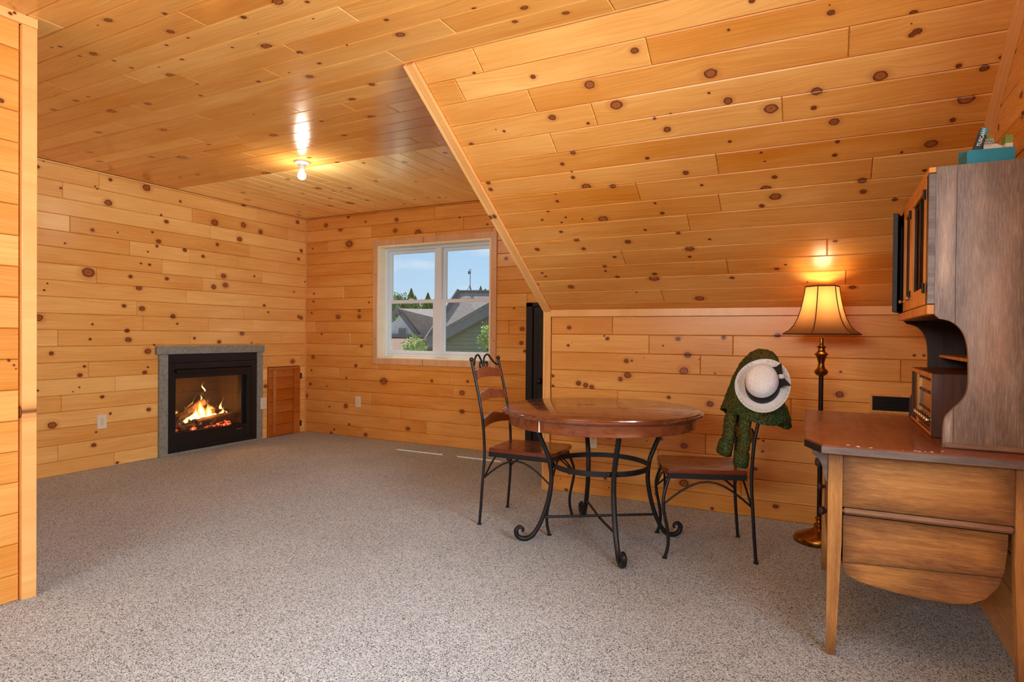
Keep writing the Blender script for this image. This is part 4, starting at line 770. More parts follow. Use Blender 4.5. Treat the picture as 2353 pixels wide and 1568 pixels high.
# ------------------------------------------------------------------ chairs
def curve_slab(bm, xfun, y0, y1, top, bot, th, n=16):
    R0 = []
    for i in range(n+1):
        y = y0+(y1-y0)*i/n; u = 2*i/n-1; R0.append([bm.verts.new((xfun(u, z)+d, y, z)) for d, z in ((0, bot(u)), (th, bot(u)), (th, top(u)), (0, top(u)))])
    for a, b in zip(R0, R0[1:]):
        for j in range(4): bm.faces.new((a[j], b[j], b[(j+1) % 4], a[(j+1) % 4]))
    bm.faces.new(R0[0][::-1]); bm.faces.new(R0[-1]); return bm
def xpost(z):       # back post line, chair faces +x
    P = [(0, -.238), (.20, -.222), (.45, -.212), (.62, -.225), (.80, -.262), (.985, -.308)]
    for (a, x0), (b, x1) in zip(P, P[1:]):
        if z <= b: return x0+(x1-x0)*(z-a)/(b-a)
    return P[-1][1]
def chair(loc, rz, label):
    t = thing('dining_chair', label, 'chair', loc, rz, None)
    # seat: slightly dished board, wider at the front
    out = [(.222, -.165), (.229, -.14), (.233, 0), (.229, .14), (.222, .165), (.198, .194), (-.180, .176), (-.198, .166), (-.203, .14), (-.203, -.14), (-.198, -.166), (-.180, -.176), (.198, -.194)]
    bm = prism(bmesh.new(), out, XY, .440, .463); bmesh.ops.bevel(bm, geom=[e for e in bm.edges if abs(e.verts[0].co.z-e.verts[1].co.z) < 1e-6], offset=.005, segments=2, affect='EDGES')
    finish('seat', bm, M['cherry'], t, autosmooth=40)
    bm = bmesh.new()
    for pts in ([(.196, -.18), (.196, .18)], [(.196, .18), (-.196, .165)], [(-.196, .165), (-.196, -.165)], [(-.196, -.165), (.196, -.18)]):
        sweep_rect(bm, [(p[0], p[1], .425) for p in pts], .006, .028)
    finish('seat_frame', bm, M['iron'], t)
    for s in (-1, 1):
        pts = [(xpost(z), s*(.205 if z < .3 else .190 if z > .7 else .193), z) for z in (.004, .12, .25, .40, .52, .64, .78, .90, .985)]
        p = finish('back_post', tube(bmesh.new(), spline(pts, 3), .0088, 10), M['iron'], t, autosmooth=50)
        finish('finial', lathe(bmesh.new(), [(0, -.014), (.009, -.011), (.0145, 0), (.010, .011), (0, .015)], 14, xpost(.985)-.002, s*.190, .998), M['iron'], p, smooth=True)
        finish('foot', lathe(bmesh.new(), [(0, 0), (.014, 0), (.013, .005), (.009, .008), (0, .008)], 12, pts[0][0], pts[0][1], .001), M['iron'], p)
        fp_ = [(.190, s*.168, .425), (.212, s*.188, .36), (.224, s*.200, .31), (.222, s*.204, .25), (.208, s*.203, .18), (.198, s*.203, .12), (.200, s*.205, .06), (.215, s*.207, .004)]
        l = finish('front_leg', tube(bmesh.new(), spline(fp_, 4), .0088, 10), M['iron'], t, autosmooth=50)
        finish('foot', lathe(bmesh.new(), [(0, 0), (.014, 0), (.013, .005), (.009, .008), (0, .008)], 12, .215, s*.207, .001), M['iron'], l)
        # arched braces: along the side, and short ones
        arc = lambda a, b, top, k=10: [tuple(Vector(a).lerp(Vector(b), i/k)[j]+(0 if j < 2 else (top-(a[2]+(b[2]-a[2])*i/k))*math.sin(PI*i/k)) for j in range(3)) for i in range(k+1)]
        finish('side_brace', tube(bmesh.new(), arc((.218, s*.203, .285), (-.214, s*.196, .285), .405), .0055, 8), M['iron'], t, autosmooth=50)
    for x, yy in ((.222, .198), (-.214, .193)):
        pts = [(x-(.02 if x > 0 else -.012)*math.sin(PI*i/10), yy*(1-2*i/10), .285+.118*math.sin(PI*i/10)) for i in range(11)]
        finish('end_brace', tube(bmesh.new(), pts, .0055, 8), M['iron'], t, autosmooth=50)
    for zc, hh in ((.905, .062), (.765, .060), (.615, .060)):
        xf = lambda u, z: xpost(z)-.004-.022*(1-u*u)
        hump = lambda u: .016*math.exp(-(u/.38)**2)-.006*abs(u)**3
        finish('back_slat', curve_slab(bmesh.new(), xf, -.183, .183, lambda u: zc+hh/2+hump(u), lambda u: zc-hh/2+.010*(1-u*u), .009), M['cherry'], t, autosmooth=40)
    for s in (-1, 1):
        P = [(s*.185, .955), (s*.150, .962), (s*.115, .995), (s*.085, 1.020), (s*.055, 1.022), (s*.026, 1.000), (s*.010, .965), (s*.018, .943), (s*.040, .940), (s*.052, .958), (s*.044, .976), (s*.032, .970)]
        pts = [(xpost(.96)-.004-.018*(1-(y/.185)**2)+(-.01 if z > .99 else 0), y, z) for y, z in P]
        n = len(pts)*4; sp_ = spline(pts, 4)
        finish('crest_scroll', tube(bmesh.new(), sp_, [.0062 if i < len(sp_)*.6 else .0062+.003*(i/len(sp_)-.6) for i in range(len(sp_))], 8), M['iron'], t, autosmooth=50)
    return t
chair((-1.618, 3.400, 0), R_(3), 'cherry and black iron dining chair nearest the window, its scrolled back bare')
chair((-.585, 3.425, 0), R_(199), 'cherry and black iron dining chair with a green coat and hat on its back')
# ------------------------------------------------------------------ coat and hat on the right chair
def tweed():
    m, nt, b, out = newmat('green_boucle'); tc = N(nt, 'ShaderNodeTexCoord'); n = NOISE(nt, tc.outputs['Object'], 120, 3, .8); n2 = NOISE(nt, tc.outputs['Object'], 7, 3, .6)
    L(nt, MIX(nt, RAMP(nt, n2, [(.35, (0, 0, 0, 1)), (.65, (1, 1, 1, 1))]), RAMP(nt, n, [(.35, lin(34, 30, 12)), (.55, lin(104, 94, 46)), (.75, lin(158, 144, 88))]), RAMP(nt, n, [(.35, lin(26, 36, 18)), (.55, lin(70, 100, 56)), (.75, lin(124, 158, 108))])), b.inputs['Base Color'])
    b.inputs['Roughness'].default_value = .95; b.inputs['Specular IOR Level'].default_value = .1; BUMP(nt, b, n, 1, .008); return m
M['tweed'] = tweed()
ct = thing('coat', 'green boucle wool coat draped over the chair back beneath the hat', 'coat', (-.585, 3.425, 0), R_(199))
from mathutils import noise as mn
def loft(loops, closed_top=True):
    bm = bmesh.new(); R0 = [[bm.verts.new(p) for p in l] for l in loops]; n = len(R0[0])
    for a, b in zip(R0, R0[1:]):
        for j in range(n): bm.faces.new((a[j], a[(j+1) % n], b[(j+1) % n], b[j]))
    if closed_top: bm.faces.new(R0[-1])
    return bm
def fuzz(bm, amp, sc, amp2=0, sc2=1):
    bm.normal_update()
    for v in bm.verts: v.co += v.normal*(mn.noise(v.co*sc)*amp+mn.noise(v.co*sc2+Vector((3, 1, 7)))*amp2)
loops = []
NS = 48
for cx, cy, rx, ry, z in ((-.262, -.005, .150, .235, .735), (-.264, -.005, .142, .238, .77), (-.270, -.005, .125, .236, .84), (-.278, -.005, .105, .228, .92), (-.288, -.005, .082, .212, .99), (-.296, 0, .062, .185, 1.04), (-.300, 0, .042, .14, 1.07), (-.302, 0, .018, .07, 1.083)):
    loops.append([(cx+rx*math.copysign(abs(math.cos(a))**.8, math.cos(a))*(1+.07*math.sin(a*9+z*6)*(1.1-z)*2), cy+ry*math.copysign(abs(math.sin(a))**.8, math.sin(a))*(1+.03*math.sin(a*6)), z+(.03*math.sin(a*2+1) if z < .75 else 0)) for a in [2*PI*j/NS for j in range(NS)]])
# refine between loops
L2 = []
for a, b in zip(loops, loops[1:]):
    for k in range(4): L2.append([tuple(Vector(p).lerp(Vector(q), k/4)) for p, q in zip(a, b)])
L2.append(loops[-1]); bm = loft(L2); fuzz(bm, .006, 70, .012, 11)
body = finish('body', bm, M['tweed'], ct, smooth=True); sm = body.modifiers.new('t', 'SOLIDIFY'); sm.thickness = .008
def sleeve(pts, rads, cuff, name='sleeve'):
    P = spline(pts, 6); k = len(P); rr_ = []
    for i in range(k):
        t = i/(k-1)*(len(rads)-1); a = int(min(t, len(rads)-2)); rr_.append(rads[a]+(rads[a+1]-rads[a])*(t-a))
    bm = tube(bmesh.new(), P, rr_, 20, flat=.62, up=(0, 1, 0)); fuzz(bm, .005, 80, .010, 16)
    o = finish(name, bm, M['tweed'], ct, smooth=True)
    d = (Vector(P[-1])-Vector(P[-5])).normalized(); e = Vector(P[-1])
    bm = tube(bmesh.new(), [e-d*.062, e-d*.058, e-d*.03, e+d*.006, e+d*.010], [rads[-1]*1.02, rads[-1]*1.2, rads[-1]*1.24, rads[-1]*1.22, rads[-1]*1.02], 20, flat=.66, up=(0, 1, 0)); fuzz(bm, .004, 80)
    finish('cuff', bm, M['tweed'], o, smooth=True)
sleeve([(-.19, .06, .90), (-.155, .07, .80), (-.135, .065, .70), (-.118, .06, .60), (-.105, .05, .535)], (.05, .052, .050, .048), 0)
sleeve([(-.20, .16, .88), (-.19, .16, .76), (-.185, .15, .66), (-.178, .14, .56), (-.175, .13, .492)], (.045, .046, .044, .046), 0)
bm = tube(bmesh.new(), spline([(-.34, .02, .86), (-.37, .05, .78), (-.39, .07, .715), (-.385, .07, .69)], 5), [.04, .05, .055, .058, .06, .062, .064, .064, .062, .060, .058, .056, .054, .05, .044, .03][:16], 20, flat=.8, up=(0, 1, 0)); fuzz(bm, .006, 70, .012, 14)
finish('collar_fold', bm, M['tweed'], ct, smooth=True)
def straw():
    m, nt, b, out = newmat('white_straw'); tc = N(nt, 'ShaderNodeTexCoord'); sp = N(nt, 'ShaderNodeSeparateXYZ'); L(nt, tc.outputs['Object'], sp.inputs[0])
    r = MATH(nt, 'SQRT', MATH(nt, 'ADD', MATH(nt, 'MULTIPLY', sp.outputs[0], sp.outputs[0]), MATH(nt, 'MULTIPLY', sp.outputs[1], sp.outputs[1])))
    s = MATH(nt, 'SINE', MATH(nt, 'MULTIPLY', MATH(nt, 'ADD', r, MATH(nt, 'MULTIPLY', sp.outputs[2], -.9)), 1500.0)); n = NOISE(nt, tc.outputs['Object'], 260, 2, .6)
    L(nt, RAMP(nt, MATH(nt, 'ADD', MATH(nt, 'MULTIPLY', s, .12), n), [(.22, lin(172, 172, 176)), (.5, lin(228, 226, 224)), (.8, lin(244, 243, 242))]), b.inputs['Base Color']); b.inputs['Roughness'].default_value = .7
    BUMP(nt, b, s, .25, .001); return m
M['straw'] = straw(); M['ribbon'] = simple('black_ribbon', lin(24, 24, 27), .6, 0, .3, (60, .15, 2)); M['ribbon_w'] = simple('white_ribbon', lin(220, 220, 222), .6)
HR = 1.0
ht = thing('hat', 'white straw hat with a black ribbon and bow hung on the chair back', 'hat', (-.268, 3.250, .905))
nrm = Vector((.0, -.80, .54)).normalized(); up = Vector((0, 0, 1)); yx = (up-nrm*up.dot(nrm)).normalized(); xx = yx.cross(nrm); mw = Matrix.Identity(4)
for i in range(3): mw[i][0] = xx[i]; mw[i][1] = yx[i]; mw[i][2] = nrm[i]; mw[i][3] = (-.268, 3.250, .905)[i]
ht.matrix_world = mw
def oval(bm, prof, n=56):
    lathe(bm, prof, n)
    for v in bm.verts: v.co.x *= .84; v.co.z += .010*math.sin(math.atan2(v.co.y, v.co.x)*2+.6)*(max(Vector((v.co.x, v.co.y)).length-.09, 0)/.06)
    return bm
finish('brim', oval(bmesh.new(), [(.088, -.002), (.100, -.004), (.122, -.001), (.140, .008), (.150, .020), (.153, .023), (.152, .026), (.148, .024), (.138, .012), (.121, .003), (.100, 0), (.086, .002)]), M['straw'], ht, smooth=True)
finish('crown', oval(bmesh.new(), [(.094, -.002), (.092, .03), (.090, .060), (.086, .080), (.077, .095), (.060, .104), (.038, .108), (.015, .109), (0, .109)]), M['straw'], ht, smooth=True)
rb = finish('ribbon', oval(bmesh.new(), [(.0945, .001), (.0962, .004), (.0944, .050), (.0915, .053)]), M['ribbon'], ht, smooth=True)
def bow(a0, da, s, w0, w1, z=.026):
    bm = bmesh.new(); c, q = math.cos(a0), math.sin(a0); r0 = .098
    P = [Vector((r0*c*.93, r0*q, z)), Vector((.135*math.cos(a0+da)*.93, .135*math.sin(a0+da), z+.004))]
    return P
def ribbon_piece(a, b, w0, w1, mat, name):
    a, b = Vector(a), Vector(b); d = (b-a).normalized(); n = Vector((0, 0, 1)); s = d.cross(n).normalized(); bm = bmesh.new()
    V = [a-s*w0/2, a+s*w0/2, b+s*w1/2, b+d*(-.010), b-s*w1/2]
    v0 = [bm.verts.new(v) for v in V]; v1 = [bm.verts.new(v+n*.004) for v in V]; bm.faces.new(v0[::-1]); bm.faces.new(v1)
    for i in range(5): bm.faces.new((v0[i], v0[(i+1) % 5], v1[(i+1) % 5], v1[i]))
    return finish(name, bm, mat, ht)
k0 = Vector((.084, .036, .040))
ribbon_piece(k0, k0+Vector((-.030, .062, .006)), .018, .062, M['ribbon'], 'bow_loop')
ribbon_piece(k0, k0+Vector((.022, -.058, .004)), .016, .052, M['ribbon'], 'bow_loop')
finish('bow_knot', B(k0.x-.013, k0.x+.013, k0.y-.012, k0.y+.012, k0.z-.006, k0.z+.012, .004, 2), M['ribbon_w'], ht)
# ------------------------------------------------------------------ floor lamp
lp = thing('floor_lamp', 'lit brass floor lamp with a bell shade behind the desk', 'lamp', (-.012, 3.845, 0), R_(16))
finish('base', lathe(bmesh.new(), [(0, 0), (.132, 0), (.134, .012), (.128, .018), (.126, .028), (.118, .034), (.105, .040), (.075, .052), (.045, .064), (.030, .074), (.022, .084), (.028, .090), (.028, .096), (.018, .104), (.014, .118), (.020, .124), (.022, .132), (.012, .142), (0, .142)], 48), M['brass'], lp, autosmooth=40)
finish('pole', lathe(bmesh.new(), [(.0125, .13), (.0125, .47), (.0125, .96)], 20), M['bronze'], lp, smooth=True)
finish('turned_post', lathe(bmesh.new(), [(.012, .935), (.026, .942), (.034, .952), (.036, .962), (.030, .972), (.022, .978), (.020, .984), (.017, .995), (.016, 1.010), (.021, 1.03), (.027, 1.045), (.030, 1.052), (.036, 1.056), (.037, 1.060), (.030, 1.064), (.022, 1.072), (.018, 1.080), (.018, 1.092), (.024, 1.098), (.025, 1.103), (.014, 1.106), (.011, 1.112), (.011, 1.15)], 32), M['brass'], lp, autosmooth=40)
sh_p = [(.205, 1.172), (.172, 1.192), (.146, 1.222), (.126, 1.262), (.111, 1.310), (.100, 1.360), (.092, 1.405), (.088, 1.440)]
def shade_mat():
    m = bpy.data.materials.new('linen_shade'); m.use_nodes = True; nt = m.node_tree; nt.nodes.clear(); out = N(nt, 'ShaderNodeOutputMaterial')
    d = N(nt, 'ShaderNodeBsdfDiffuse'); t = N(nt, 'ShaderNodeBsdfTranslucent'); mxs = N(nt, 'ShaderNodeMixShader'); mxs.inputs[0].default_value = .5
    tc = N(nt, 'ShaderNodeTexCoord'); n = NOISE(nt, tc.outputs['Object'], 420, 2, .6); c = RAMP(nt, n, [(.2, lin(178, 126, 74)), (.8, lin(198, 146, 90))]); L(nt, c, d.inputs[0]); L(nt, c, t.inputs[0])
    L(nt, d.outputs[0], mxs.inputs[1]); L(nt, t.outputs[0], mxs.inputs[2]); L(nt, mxs.outputs[0], out.inputs[0]); return m
M['shade'] = shade_mat(); M['shade_trim'] = simple('brown_shade_trim', lin(92, 58, 34), .8)
bm = bmesh.new(); NSD = 6; sub = 5; rings = []
for r, z in sh_p:
    ring = []
    for i in range(NSD):
        a0, a1 = 2*PI*i/NSD, 2*PI*(i+1)/NSD
        for k in range(sub):
            t = k/sub; p = Vector((math.cos(a0), math.sin(a0), 0)).lerp(Vector((math.cos(a1), math.sin(a1), 0)), t); ring.append(bm.verts.new((p.x*r, p.y*r, z)))
    rings.append(ring)
for a, b in zip(rings, rings[1:]):
    for j in range(len(a)): bm.faces.new((a[j], a[(j+1) % len(a)], b[(j+1) % len(a)], b[j]))
sd = finish('lamp_shade', bm, M['shade'], lp, autosmooth=25)
for i in range(NSD):
    a = 2*PI*i/NSD; finish('rib', tube(bmesh.new(), [(math.cos(a)*(r+.001), math.sin(a)*(r+.001), z) for r, z in sh_p], .0028, 6), M['shade_trim'], sd)
for (r, z) in (sh_p[0], sh_p[-1]):
    pts = [(math.cos(2*PI*i/NSD)*r, math.sin(2*PI*i/NSD)*r, z) for i in range(NSD+1)]; finish('rim', tube(bmesh.new(), pts, .0042, 6), M['shade_trim'], sd)
finish('bulb', lathe(bmesh.new(), [(0, 1.245), (.012, 1.25), (.026, 1.27), (.03, 1.295), (.022, 1.32), (.012, 1.335), (.012, 1.36), (0, 1.36)], 20), M['lamp_bulb'], lp, smooth=True)
finish('harp', tube(bmesh.new(), [(0, .0, 1.15), (.04, 0, 1.18), (.055, 0, 1.28), (.03, 0, 1.40), (0, 0, 1.43)], .002, 6), M['brass'], lp)
light('lamp_glow', 'POINT', (-.012, 3.845, 1.355), 4.6, (1, .68, .38), radius=.05)
# ------------------------------------------------------------------ desk (baker's table with rounded bins)
dk = thing('desk', 'worn wooden baker desk with rounded bins and tapered legs at the right wall', 'desk', (.018, 2.487, 0), R_(1.2))
DZ = .738
def D(n, x0, x1, y0, y1, z0, z1, mat, bev=.002, parent=None): return finish(n, B(x0, x1, y0, y1, z0, z1, bev), mat, parent or dk)
top = [(-.022, -.045), (.590, -.045), (.590, 1.105), (-.082, 1.105), (-.076, .085)]
bm = prism(bmesh.new(), top, XY, DZ, DZ+.030); bmesh.ops.bevel(bm, geom=[e for e in bm.edges if e.verts[0].co.z > DZ+.02 and e.verts[1].co.z > DZ+.02], offset=.004, segments=2, affect='EDGES'); finish('desk_top', bm, M['desk_top'], dk)
# worn dark edge of the top
finish('edge_band', sweep_rect(bmesh.new(), [(-.022, -.0465, DZ+.013), (.590, -.0465, DZ+.013)], .003, .025), M['grey_edge'], dk)
eb2 = finish('edge_band', sweep_rect(bmesh.new(), [(-.0770, .085, DZ+.013), (-.0235, -.0455, DZ+.013)], .003, .025), M['black_paint_shade'], dk)
ch = bmesh.new(); rr = random.Random(5)
for i in range(16):
    x = rr.choice((rr.gauss(.10, .035), rr.gauss(.30, .03))); y = -.035+abs(rr.gauss(0, .02)); s = rr.uniform(.001, .005)
    P = [(x+s*1.6*math.cos(a)*rr.uniform(.5, 1.2), y+s*math.sin(a)*rr.uniform(.5, 1.2)) for a in [2*PI*j/6 for j in range(6)]]; prism(ch, P, XY, DZ+.0300, DZ+.0305)
cp_ = finish('chip', ch, M['white_ink'], dk); cp_['kind'] = 'stuff'
def leg(x, y, sx, sy):
    bm = bmesh.new(); a = .046; t = .030
    ring = lambda s, z: [bm.verts.new(v) for v in ((x if sx > 0 else x-s, y if sy > 0 else y-s, z), (x+s if sx > 0 else x, y if sy > 0 else y-s, z), (x+s if sx > 0 else x, y+s if sy > 0 else y, z), (x if sx > 0 else x-s, y+s if sy > 0 else y, z))]
    # taper on the faces away from the outer corner
    rs = [ring(t, .0), ring(a, .42), ring(a, DZ)]
    if sx > 0 and sy > 0:
        pass
    for p, q in zip(rs, rs[1:]):
        for j in range(4): bm.faces.new((p[j], p[(j+1) % 4], q[(j+1) % 4], q[j]))
    bm.faces.new(rs[0][::-1]); bm.faces.new(rs[-1]); return finish('leg', bm, M['desk_leg'], dk)
leg(.002, 0, 1, 1); leg(.002, .92, 1, -1); leg(.589, 0, -1, 1); leg(.589, .92, -1, -1)
D('end_panel', .048, .544, .010, .028, .540, DZ, M['desk_side']); D('end_panel', .048, .544, .895, .912, .540, DZ, M['desk_side'])
D('rail', .048, .545, -.002, .030, .516, .538, M['rail'], .009, ); D('rail', .048, .545, .893, .918, .516, .538, M['rail'], .009)
D('back_panel', .566, .578, .046, .874, .54, DZ, M['dark_wood_shade']); D('shelf_board', .04, .55, .03, .89, .512, .524, M['dark_wood_shade'])
pf = [(.052, .510), (.052, .322), (.066, .296), (.095, .280), (.15, .268), (.22, .258), (.30, .251), (.38, .252), (.43, .262), (.47, .286), (.503, .330), (.520, .39), (.527, .46), (.528, .510)]
for (y0, y1) in ((.016, .448), (.462, .890)):
    bn = D('bin', .012, .030, y0+.012, y1-.012, .30, .508, M['desk_side'], .003)
    for yy in (y0, y1-.016):
        lo = clip(pf, -.062, 1, .3305+.0)   # board joint rises to the right
        a = clip(pf, -.062, 1, .333); b = clip(pf, .062, -1, -.335)
        finish('end_board', prism(bmesh.new(), a, XZ, yy, yy+.016), M['desk_side'], bn); finish('end_board', prism(bmesh.new(), b, XZ, yy, yy+.016), M['desk_side'], bn)
    n = len(pf); bm = bmesh.new()
    for i in range(1, n-1):
        pass
    sweep = [bm.verts.new((x, y, z)) for (x, z) in pf[1:] for y in (y0+.014, y1-.014)]
    for i in range(len(pf)-2): bm.faces.new((sweep[2*i], sweep[2*i+1], sweep[2*i+3], sweep[2*i+2]))
    o_ = finish('bin_bottom', bm, M['dark_wood_shade'], bn); o_.modifiers.new('s', 'SOLIDIFY').thickness = .006
    kb = finish('knob', lathe(bmesh.new(), [(.008, 0), (.007, .01), (.016, .018), (.018, .026), (.012, .034), (0, .036)], 18), M['dark_wood_shade'], bn, smooth=True)
    kb.matrix_local = Matrix.Translation((.012, (y0+y1)/2, .462)) @ Matrix.Rotation(-PI/2, 4, 'Y')
    dw = D('drawer', .002, .020, y0+.03, y1-.01, .560, .725, M['desk_side'], .003)
    kb = finish('knob', lathe(bmesh.new(), [(.009, 0), (.008, .012), (.019, .020), (.022, .030), (.014, .040), (0, .043)], 18), M['dark_wood_shade'], dw, smooth=True)
    kb.matrix_local = Matrix.Translation((.002, (y0+y1)/2, .655)) @ Matrix.Rotation(-PI/2, 4, 'Y')
bk = [(.000, DZ-.001), (-.052, DZ-.001), (-.052, DZ-.012), (-.040, DZ-.022), (-.026, DZ-.036), (-.018, DZ-.056), (-.014, DZ-.080), (-.006, DZ-.105), (.000, DZ-.112)]
finish('bracket', prism(bmesh.new(), bk, XZ, .006, .030), M['grey_edge'], dk); finish('bracket', prism(bmesh.new(), bk, XZ, .886, .910), M['grey_edge'], dk)
# ------------------------------------------------------------------ hutch on the desk
DT = DZ+.0305
hu = thing('hutch', 'tall worn wooden hutch with small glazed doors standing on the desk', 'hutch', (0, 0, DT))
z_ = lambda z: z-DT
HT = 1.757
def HB(n, x0, x1, y0, y1, z0, z1, mat, bev=.0015, parent=None): return finish(n, B(x0, x1, y0, y1, z_(z0), z_(z1), bev), mat, parent or hu)
sp_ = [(.345, HT), (.345, 1.238), (.360, 1.222), (.378, 1.218), (.400, 1.208), (.420, 1.188), (.434, 1.160), (.442, 1.125), (.445, 1.085), (.446, 1.030), (.445, .985), (.438, .955), (.424, .930), (.402, .905), (.386, .884), (.378, .862), (.375, .835), (.375, DT+.001), (.603, DT+.001), (.603, HT)]
sp_ = [(.345, HT), (.345, 1.238)]+[(p[0], p[2]) for p in spline([(q[0], 0, q[1]) for q in sp_[2:-3]], 3)]+sp_[-3:]
sp_ = sp_[::-1]
for y0, y1 in ((2.590, 2.610), (3.520, 3.540)):
    b = clip(sp_, -1, 0, -.4058)
    finish('side_board', prism(bmesh.new(), [(p, z_(q)) for p, q in b], XZ, y0, y1), M['hutch_side' if y0 < 3 else 'dark_wood_shade'], hu)
    # the narrow front board of the side, upper and lower pieces
    cl = clip(sp_, 1, 0, .4045)[::-1]
    up_ = [p for p in cl if p[1] > 1.05]; lo_ = [p for p in cl if p[1] <= 1.05]
    for q in (up_, lo_): finish('side_board', prism(bmesh.new(), [(p, z_(z)) for p, z in q[::-1]], XZ, y0, y1), M['hutch_side' if y0 < 3 else 'dark_wood_shade'], hu)
HB('foot_molding', .378, .603, 2.580, 2.590, DT+.001, DT+.020, M['rail'], .004)
HB('top_board', .345, .603, 2.610, 3.520, HT-.018, HT, M['hutch_side']); HB('bottom_board', .345, .603, 2.610, 3.520, 1.236, 1.252, M['dark_wood_shade']); HB('back_panel', .590, .603, 2.610, 3.520, DT+.002, HT-.018, M['dark_wood_shade'])
HB('small_shelf', .490, .590, 2.612, 3.518, 1.062, 1.076, M['gold_lamplit']); HB('inner_shelf', .36, .59, 2.612, 3.518, 1.49, 1.50, M['gold_lamplit'])
for a in ((2.596, 2.650, 1.273, 1.737), (3.527, 3.540, 1.273, 1.737)): HB('stile', .325, .3445, *a, M['dark_wood_shade'])
HB('edge_strip', .3235, .3448, 2.589, 2.595, 1.275, 1.735, M['grey_edge'], .001)
HB('top_rail', .323, .3445, 2.589, 3.541, 1.738, HT, M['gold_lamplit']); HB('bottom_rail', .323, .3445, 2.589, 3.541, 1.238, 1.272, M['gold_lamplit'])
def hdoor(y0, y1, hinge_far, ang, mat='gold_lamplit'):
    """glazed door, local origin on its hinge"""
    wd = y1-y0; 
    bm = bmesh.new(); s = .036
    z0, z1 = z_(1.275), z_(1.735)
    sg = -1 if hinge_far else 1
    def bx(a0, a1, b0, b1, t0=-.020, t1=0): box(bm, t0, t1, min(sg*a0, sg*a1), max(sg*a0, sg*a1), b0, b1, .0015)
    bx(0, s, z0, z1); bx(wd-s, wd, z0, z1); bx(s, wd-s, z1-.040, z1); bx(s, wd-s, z0, z0+.065)
    d = finish('glazed_door', bm, M[mat], hu)
    d.location = (.342, y1 if hinge_far else y0, 0); d.rotation_euler = (0, 0, ang)
    bm = bmesh.new(); box(bm, -.011, -.009, min(sg*s, sg*(wd-s)), max(sg*s, sg*(wd-s)), z0+.065, z1-.040); finish('pane', bm, M['door_glass'], d)
    bm = bmesh.new(); bx(wd/2-.004, wd/2+.004, z0+.065, z1-.04, -.014, -.006); finish('glazing_bar', bm, M['dark_wood_shade'], d)
    for z in (z0+.06, z1-.06): finish('hinge', tube(bmesh.new(), [(-.024, 0, z-.018), (-.024, 0, z+.018)], .005, 8), M['iron'], d)
    if hinge_far: return d
    kb = finish('knob', lathe(bmesh.new(), [(.005, 0), (.004, .005), (.009, .009), (.0105, .014), (.007, .018), (0, .019)], 16), M['chrome'], d, smooth=True)
    kb.matrix_local = Matrix.Translation((-.020, sg*(wd-s/2), z0+.045)) @ Matrix.Rotation(-PI/2, 4, 'Y')
    return d
hdoor(2.653, 3.060, False, 0); hdoor(3.064, 3.328, False, 0); hdoor(3.334, 3.525, True, R_(-12.5), 'black_paint_shade')  # ajar door's unlit inner face is put in as near-black colour
# ------------------------------------------------------------------ wooden radio on the desk
rd = thing('radio', 'old wooden tabletop radio with a metal framed dial and row of knobs', 'radio', (.378, 2.835, DT+.001), 0)
RW, RHh, RD = .640, .246, .195
bm = bmesh.new()
for a in ((0, RD, 0, .014, 0, RHh), (0, RD, RW-.014, RW, 0, RHh), (0, RD, .014, RW-.014, RHh-.014, RHh), (0, RD, .014, RW-.014, 0, .012), (RD-.01, RD, .014, RW-.014, .012, RHh-.014)): box(bm, *a, .0015)
finish('cabinet', bm, M['radio_wood'], rd)
def RB(n, x0, x1, y0, y1, z0, z1, mat, bev=.001, p=None): return finish(n, B(x0, x1, y0, y1, z0, z1, bev), mat, p or rd)
RB('front_frame', -.004, .004, .001, .012, .002, RHh-.002, M['radio_wood']); RB('front_frame', -.004, .004, .012, RW-.002, RHh-.018, RHh-.002, M['gold_lamplit']); RB('front_frame', -.004, .004, .012, RW-.002, .002, .012, M['gold_lamplit'])
RB('speaker_cloth', .006, .012, .45, RW-.014, .012, RHh-.018, M['black']); RB('divider', -.002, .010, .425, .45, .012, RHh-.018, M['gold_lamplit'])
M['dial'] = simple('satin_dial', lin(206, 150, 80), .22, .7, .5, (8, .06, 2)); M['dial_grey'] = simple('satin_grey', lin(120, 128, 126), .3, .5)
RB('dial_panel', .006, .012, .014, .425, .012, RHh-.018, M['dial'])
RB('bezel', -.003, .008, .022, .036, .014, RHh-.020, M['gold']); RB('bezel', -.002, .008, .392, .400, .030, RHh-.022, M['gold']); RB('bezel', .001, .008, .036, .392, RHh-.034, RHh-.026, M['dark_wood_shade'])
RB('dial_strip', .002, .008, .036, .392, .158, .170, M['dark_wood_shade']); RB('dial_strip', .002, .008, .036, .392, .086, .098, M['dark_wood_shade']); RB('dial_window', .003, .008, .300, .385, .0985, .1575, M['dial_grey']); RB('bezel', .001, .008, .036, .392, .024, .034, M['dark_wood_shade'])
for i, y in enumerate((.07, .135, .20, .265, .33, .40)):
    kb = finish('knob', lathe(bmesh.new(), [(.012, 0), (.013, .014), (.012, .020), (.010, .022), (0, .022)], 18), M['chrome'], rd, autosmooth=40); kb.matrix_local = Matrix.Translation((.004, y, .058)) @ Matrix.Rotation(-PI/2, 4, 'Y')
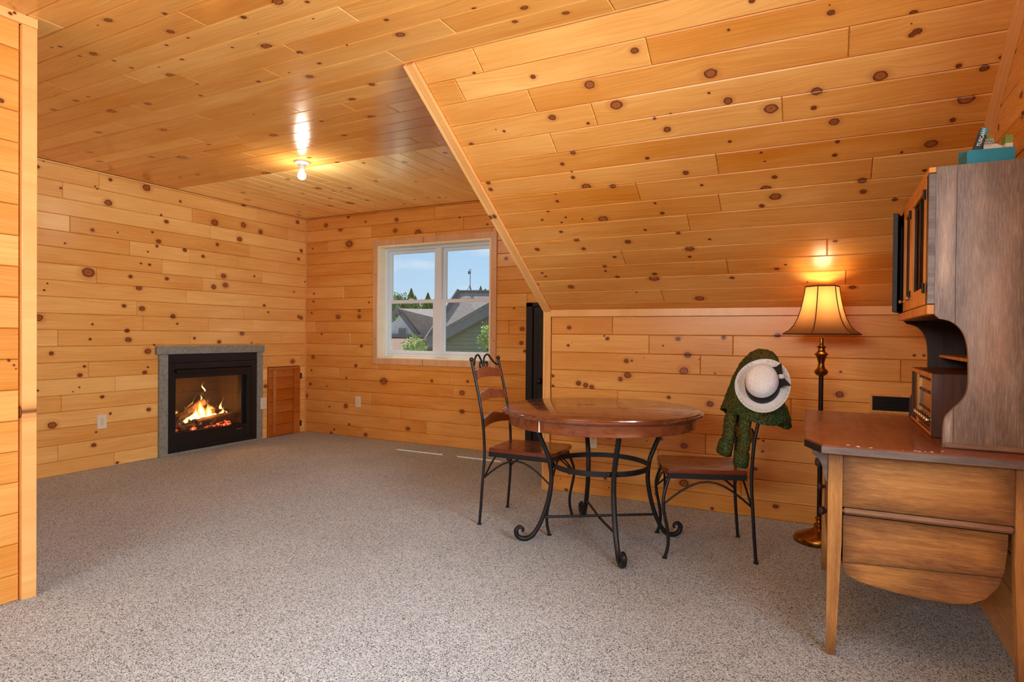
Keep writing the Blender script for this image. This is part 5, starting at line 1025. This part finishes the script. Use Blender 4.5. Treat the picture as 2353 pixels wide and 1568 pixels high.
# ------------------------------------------------------------------ teal tray and its contents on top of the hutch
ty = thing('tray', 'shallow teal card tray on top of the hutch', 'tray', (.498, 2.665, HT+.001), R_(5))
tw, tdp, th_ = .068, .050, .050
for n, a in (('front', (-tw, tw, -tdp, -tdp+.003, 0, th_)), ('back', (-tw, tw, tdp-.003, tdp, 0, th_+.02)), ('side', (-tw, -tw+.003, -tdp+.003, tdp-.003, 0, th_)), ('side', (tw-.003, tw, -tdp+.003, tdp-.003, 0, th_)), ('base', (-tw, tw, -tdp, tdp, 0, .002))):
    finish(n, B(*a), M['teal'], ty)
def word(txt, size, mat, parent, loc, rot, name='lettering', ext=.0003):
    cu = bpy.data.curves.new(name, 'FONT'); cu.body = txt; cu.size = size; cu.extrude = ext; cu.offset = size*.018; cu.align_x = 'CENTER'; cu.align_y = 'CENTER'; cu.materials.append(mat)
    t_ = bpy.data.objects.new(name, cu); C.objects.link(t_); dg = bpy.context.evaluated_depsgraph_get(); me = bpy.data.meshes.new_from_object(t_.evaluated_get(dg)); bpy.data.objects.remove(t_)
    me.name = name; me.materials.clear(); me.materials.append(mat)
    o = bpy.data.objects.new(name, me); C.objects.link(o); o.parent = parent; o.location = loc; o.rotation_euler = rot; return o
bo = thing('box', 'slim dark box with white capitals leaning in the teal tray', 'box', (.4515, 2.640, HT+.006), 0)
bo.rotation_euler = (0, R_(17), 0)
finish('carton', B(-.0105, .0105, -.012, .030, 0, .128, .0008), M['dark_card'], bo); finish('teal_tip', B(-.0104, .0104, -.0122, .0302, .104, .1282, 0), M['teal'], bo); word('TUSCANY', .0142, M['white_ink'], bo, (0, -.0126, .095), (PI/2, -PI/2, 0), ext=.0004); bpy.context.view_layer.update()
bp_ = thing('box', 'white and green paper holder carton in the middle of the teal tray', 'box', (.5215, 2.658, HT+.004), R_(4))
finish('carton', prism(bmesh.new(), [(-.032, 0), (.019, 0), (.019, .062), (.010, .066), (-.004, .076), (-.010, .099), (-.036, .099)], XZ, -.008, .022), M['paper'], bp_); finish('green_band', B(-.0362, -.0085, -.0086, .022, .088, .0995), M['green_card'], bp_)
word('PAPER', .0095, M['ink'], bp_, (-.020, -.0084, .0815), (PI/2, 0, 0)); word('HOLDER', .0095, M['ink'], bp_, (-.017, -.0084, .0735), (PI/2, 0, 0)); word('~~~~', .006, simple('red_ink', lin(170, 60, 50), .6), bp_, (-.018, -.0084, .066), (PI/2, 0, 0), 'red_lines')
bg_ = thing('box', 'narrow green topped box standing at the right end of the teal tray', 'box', (.553, 2.645, HT+.004), R_(4))
finish('carton', B(-.010, .010, -.02, .02, 0, .062), M['paper'], bg_); finish('green_top', B(-.0102, .0102, -.0202, .0202, .062, .090), M['green_card'], bg_)
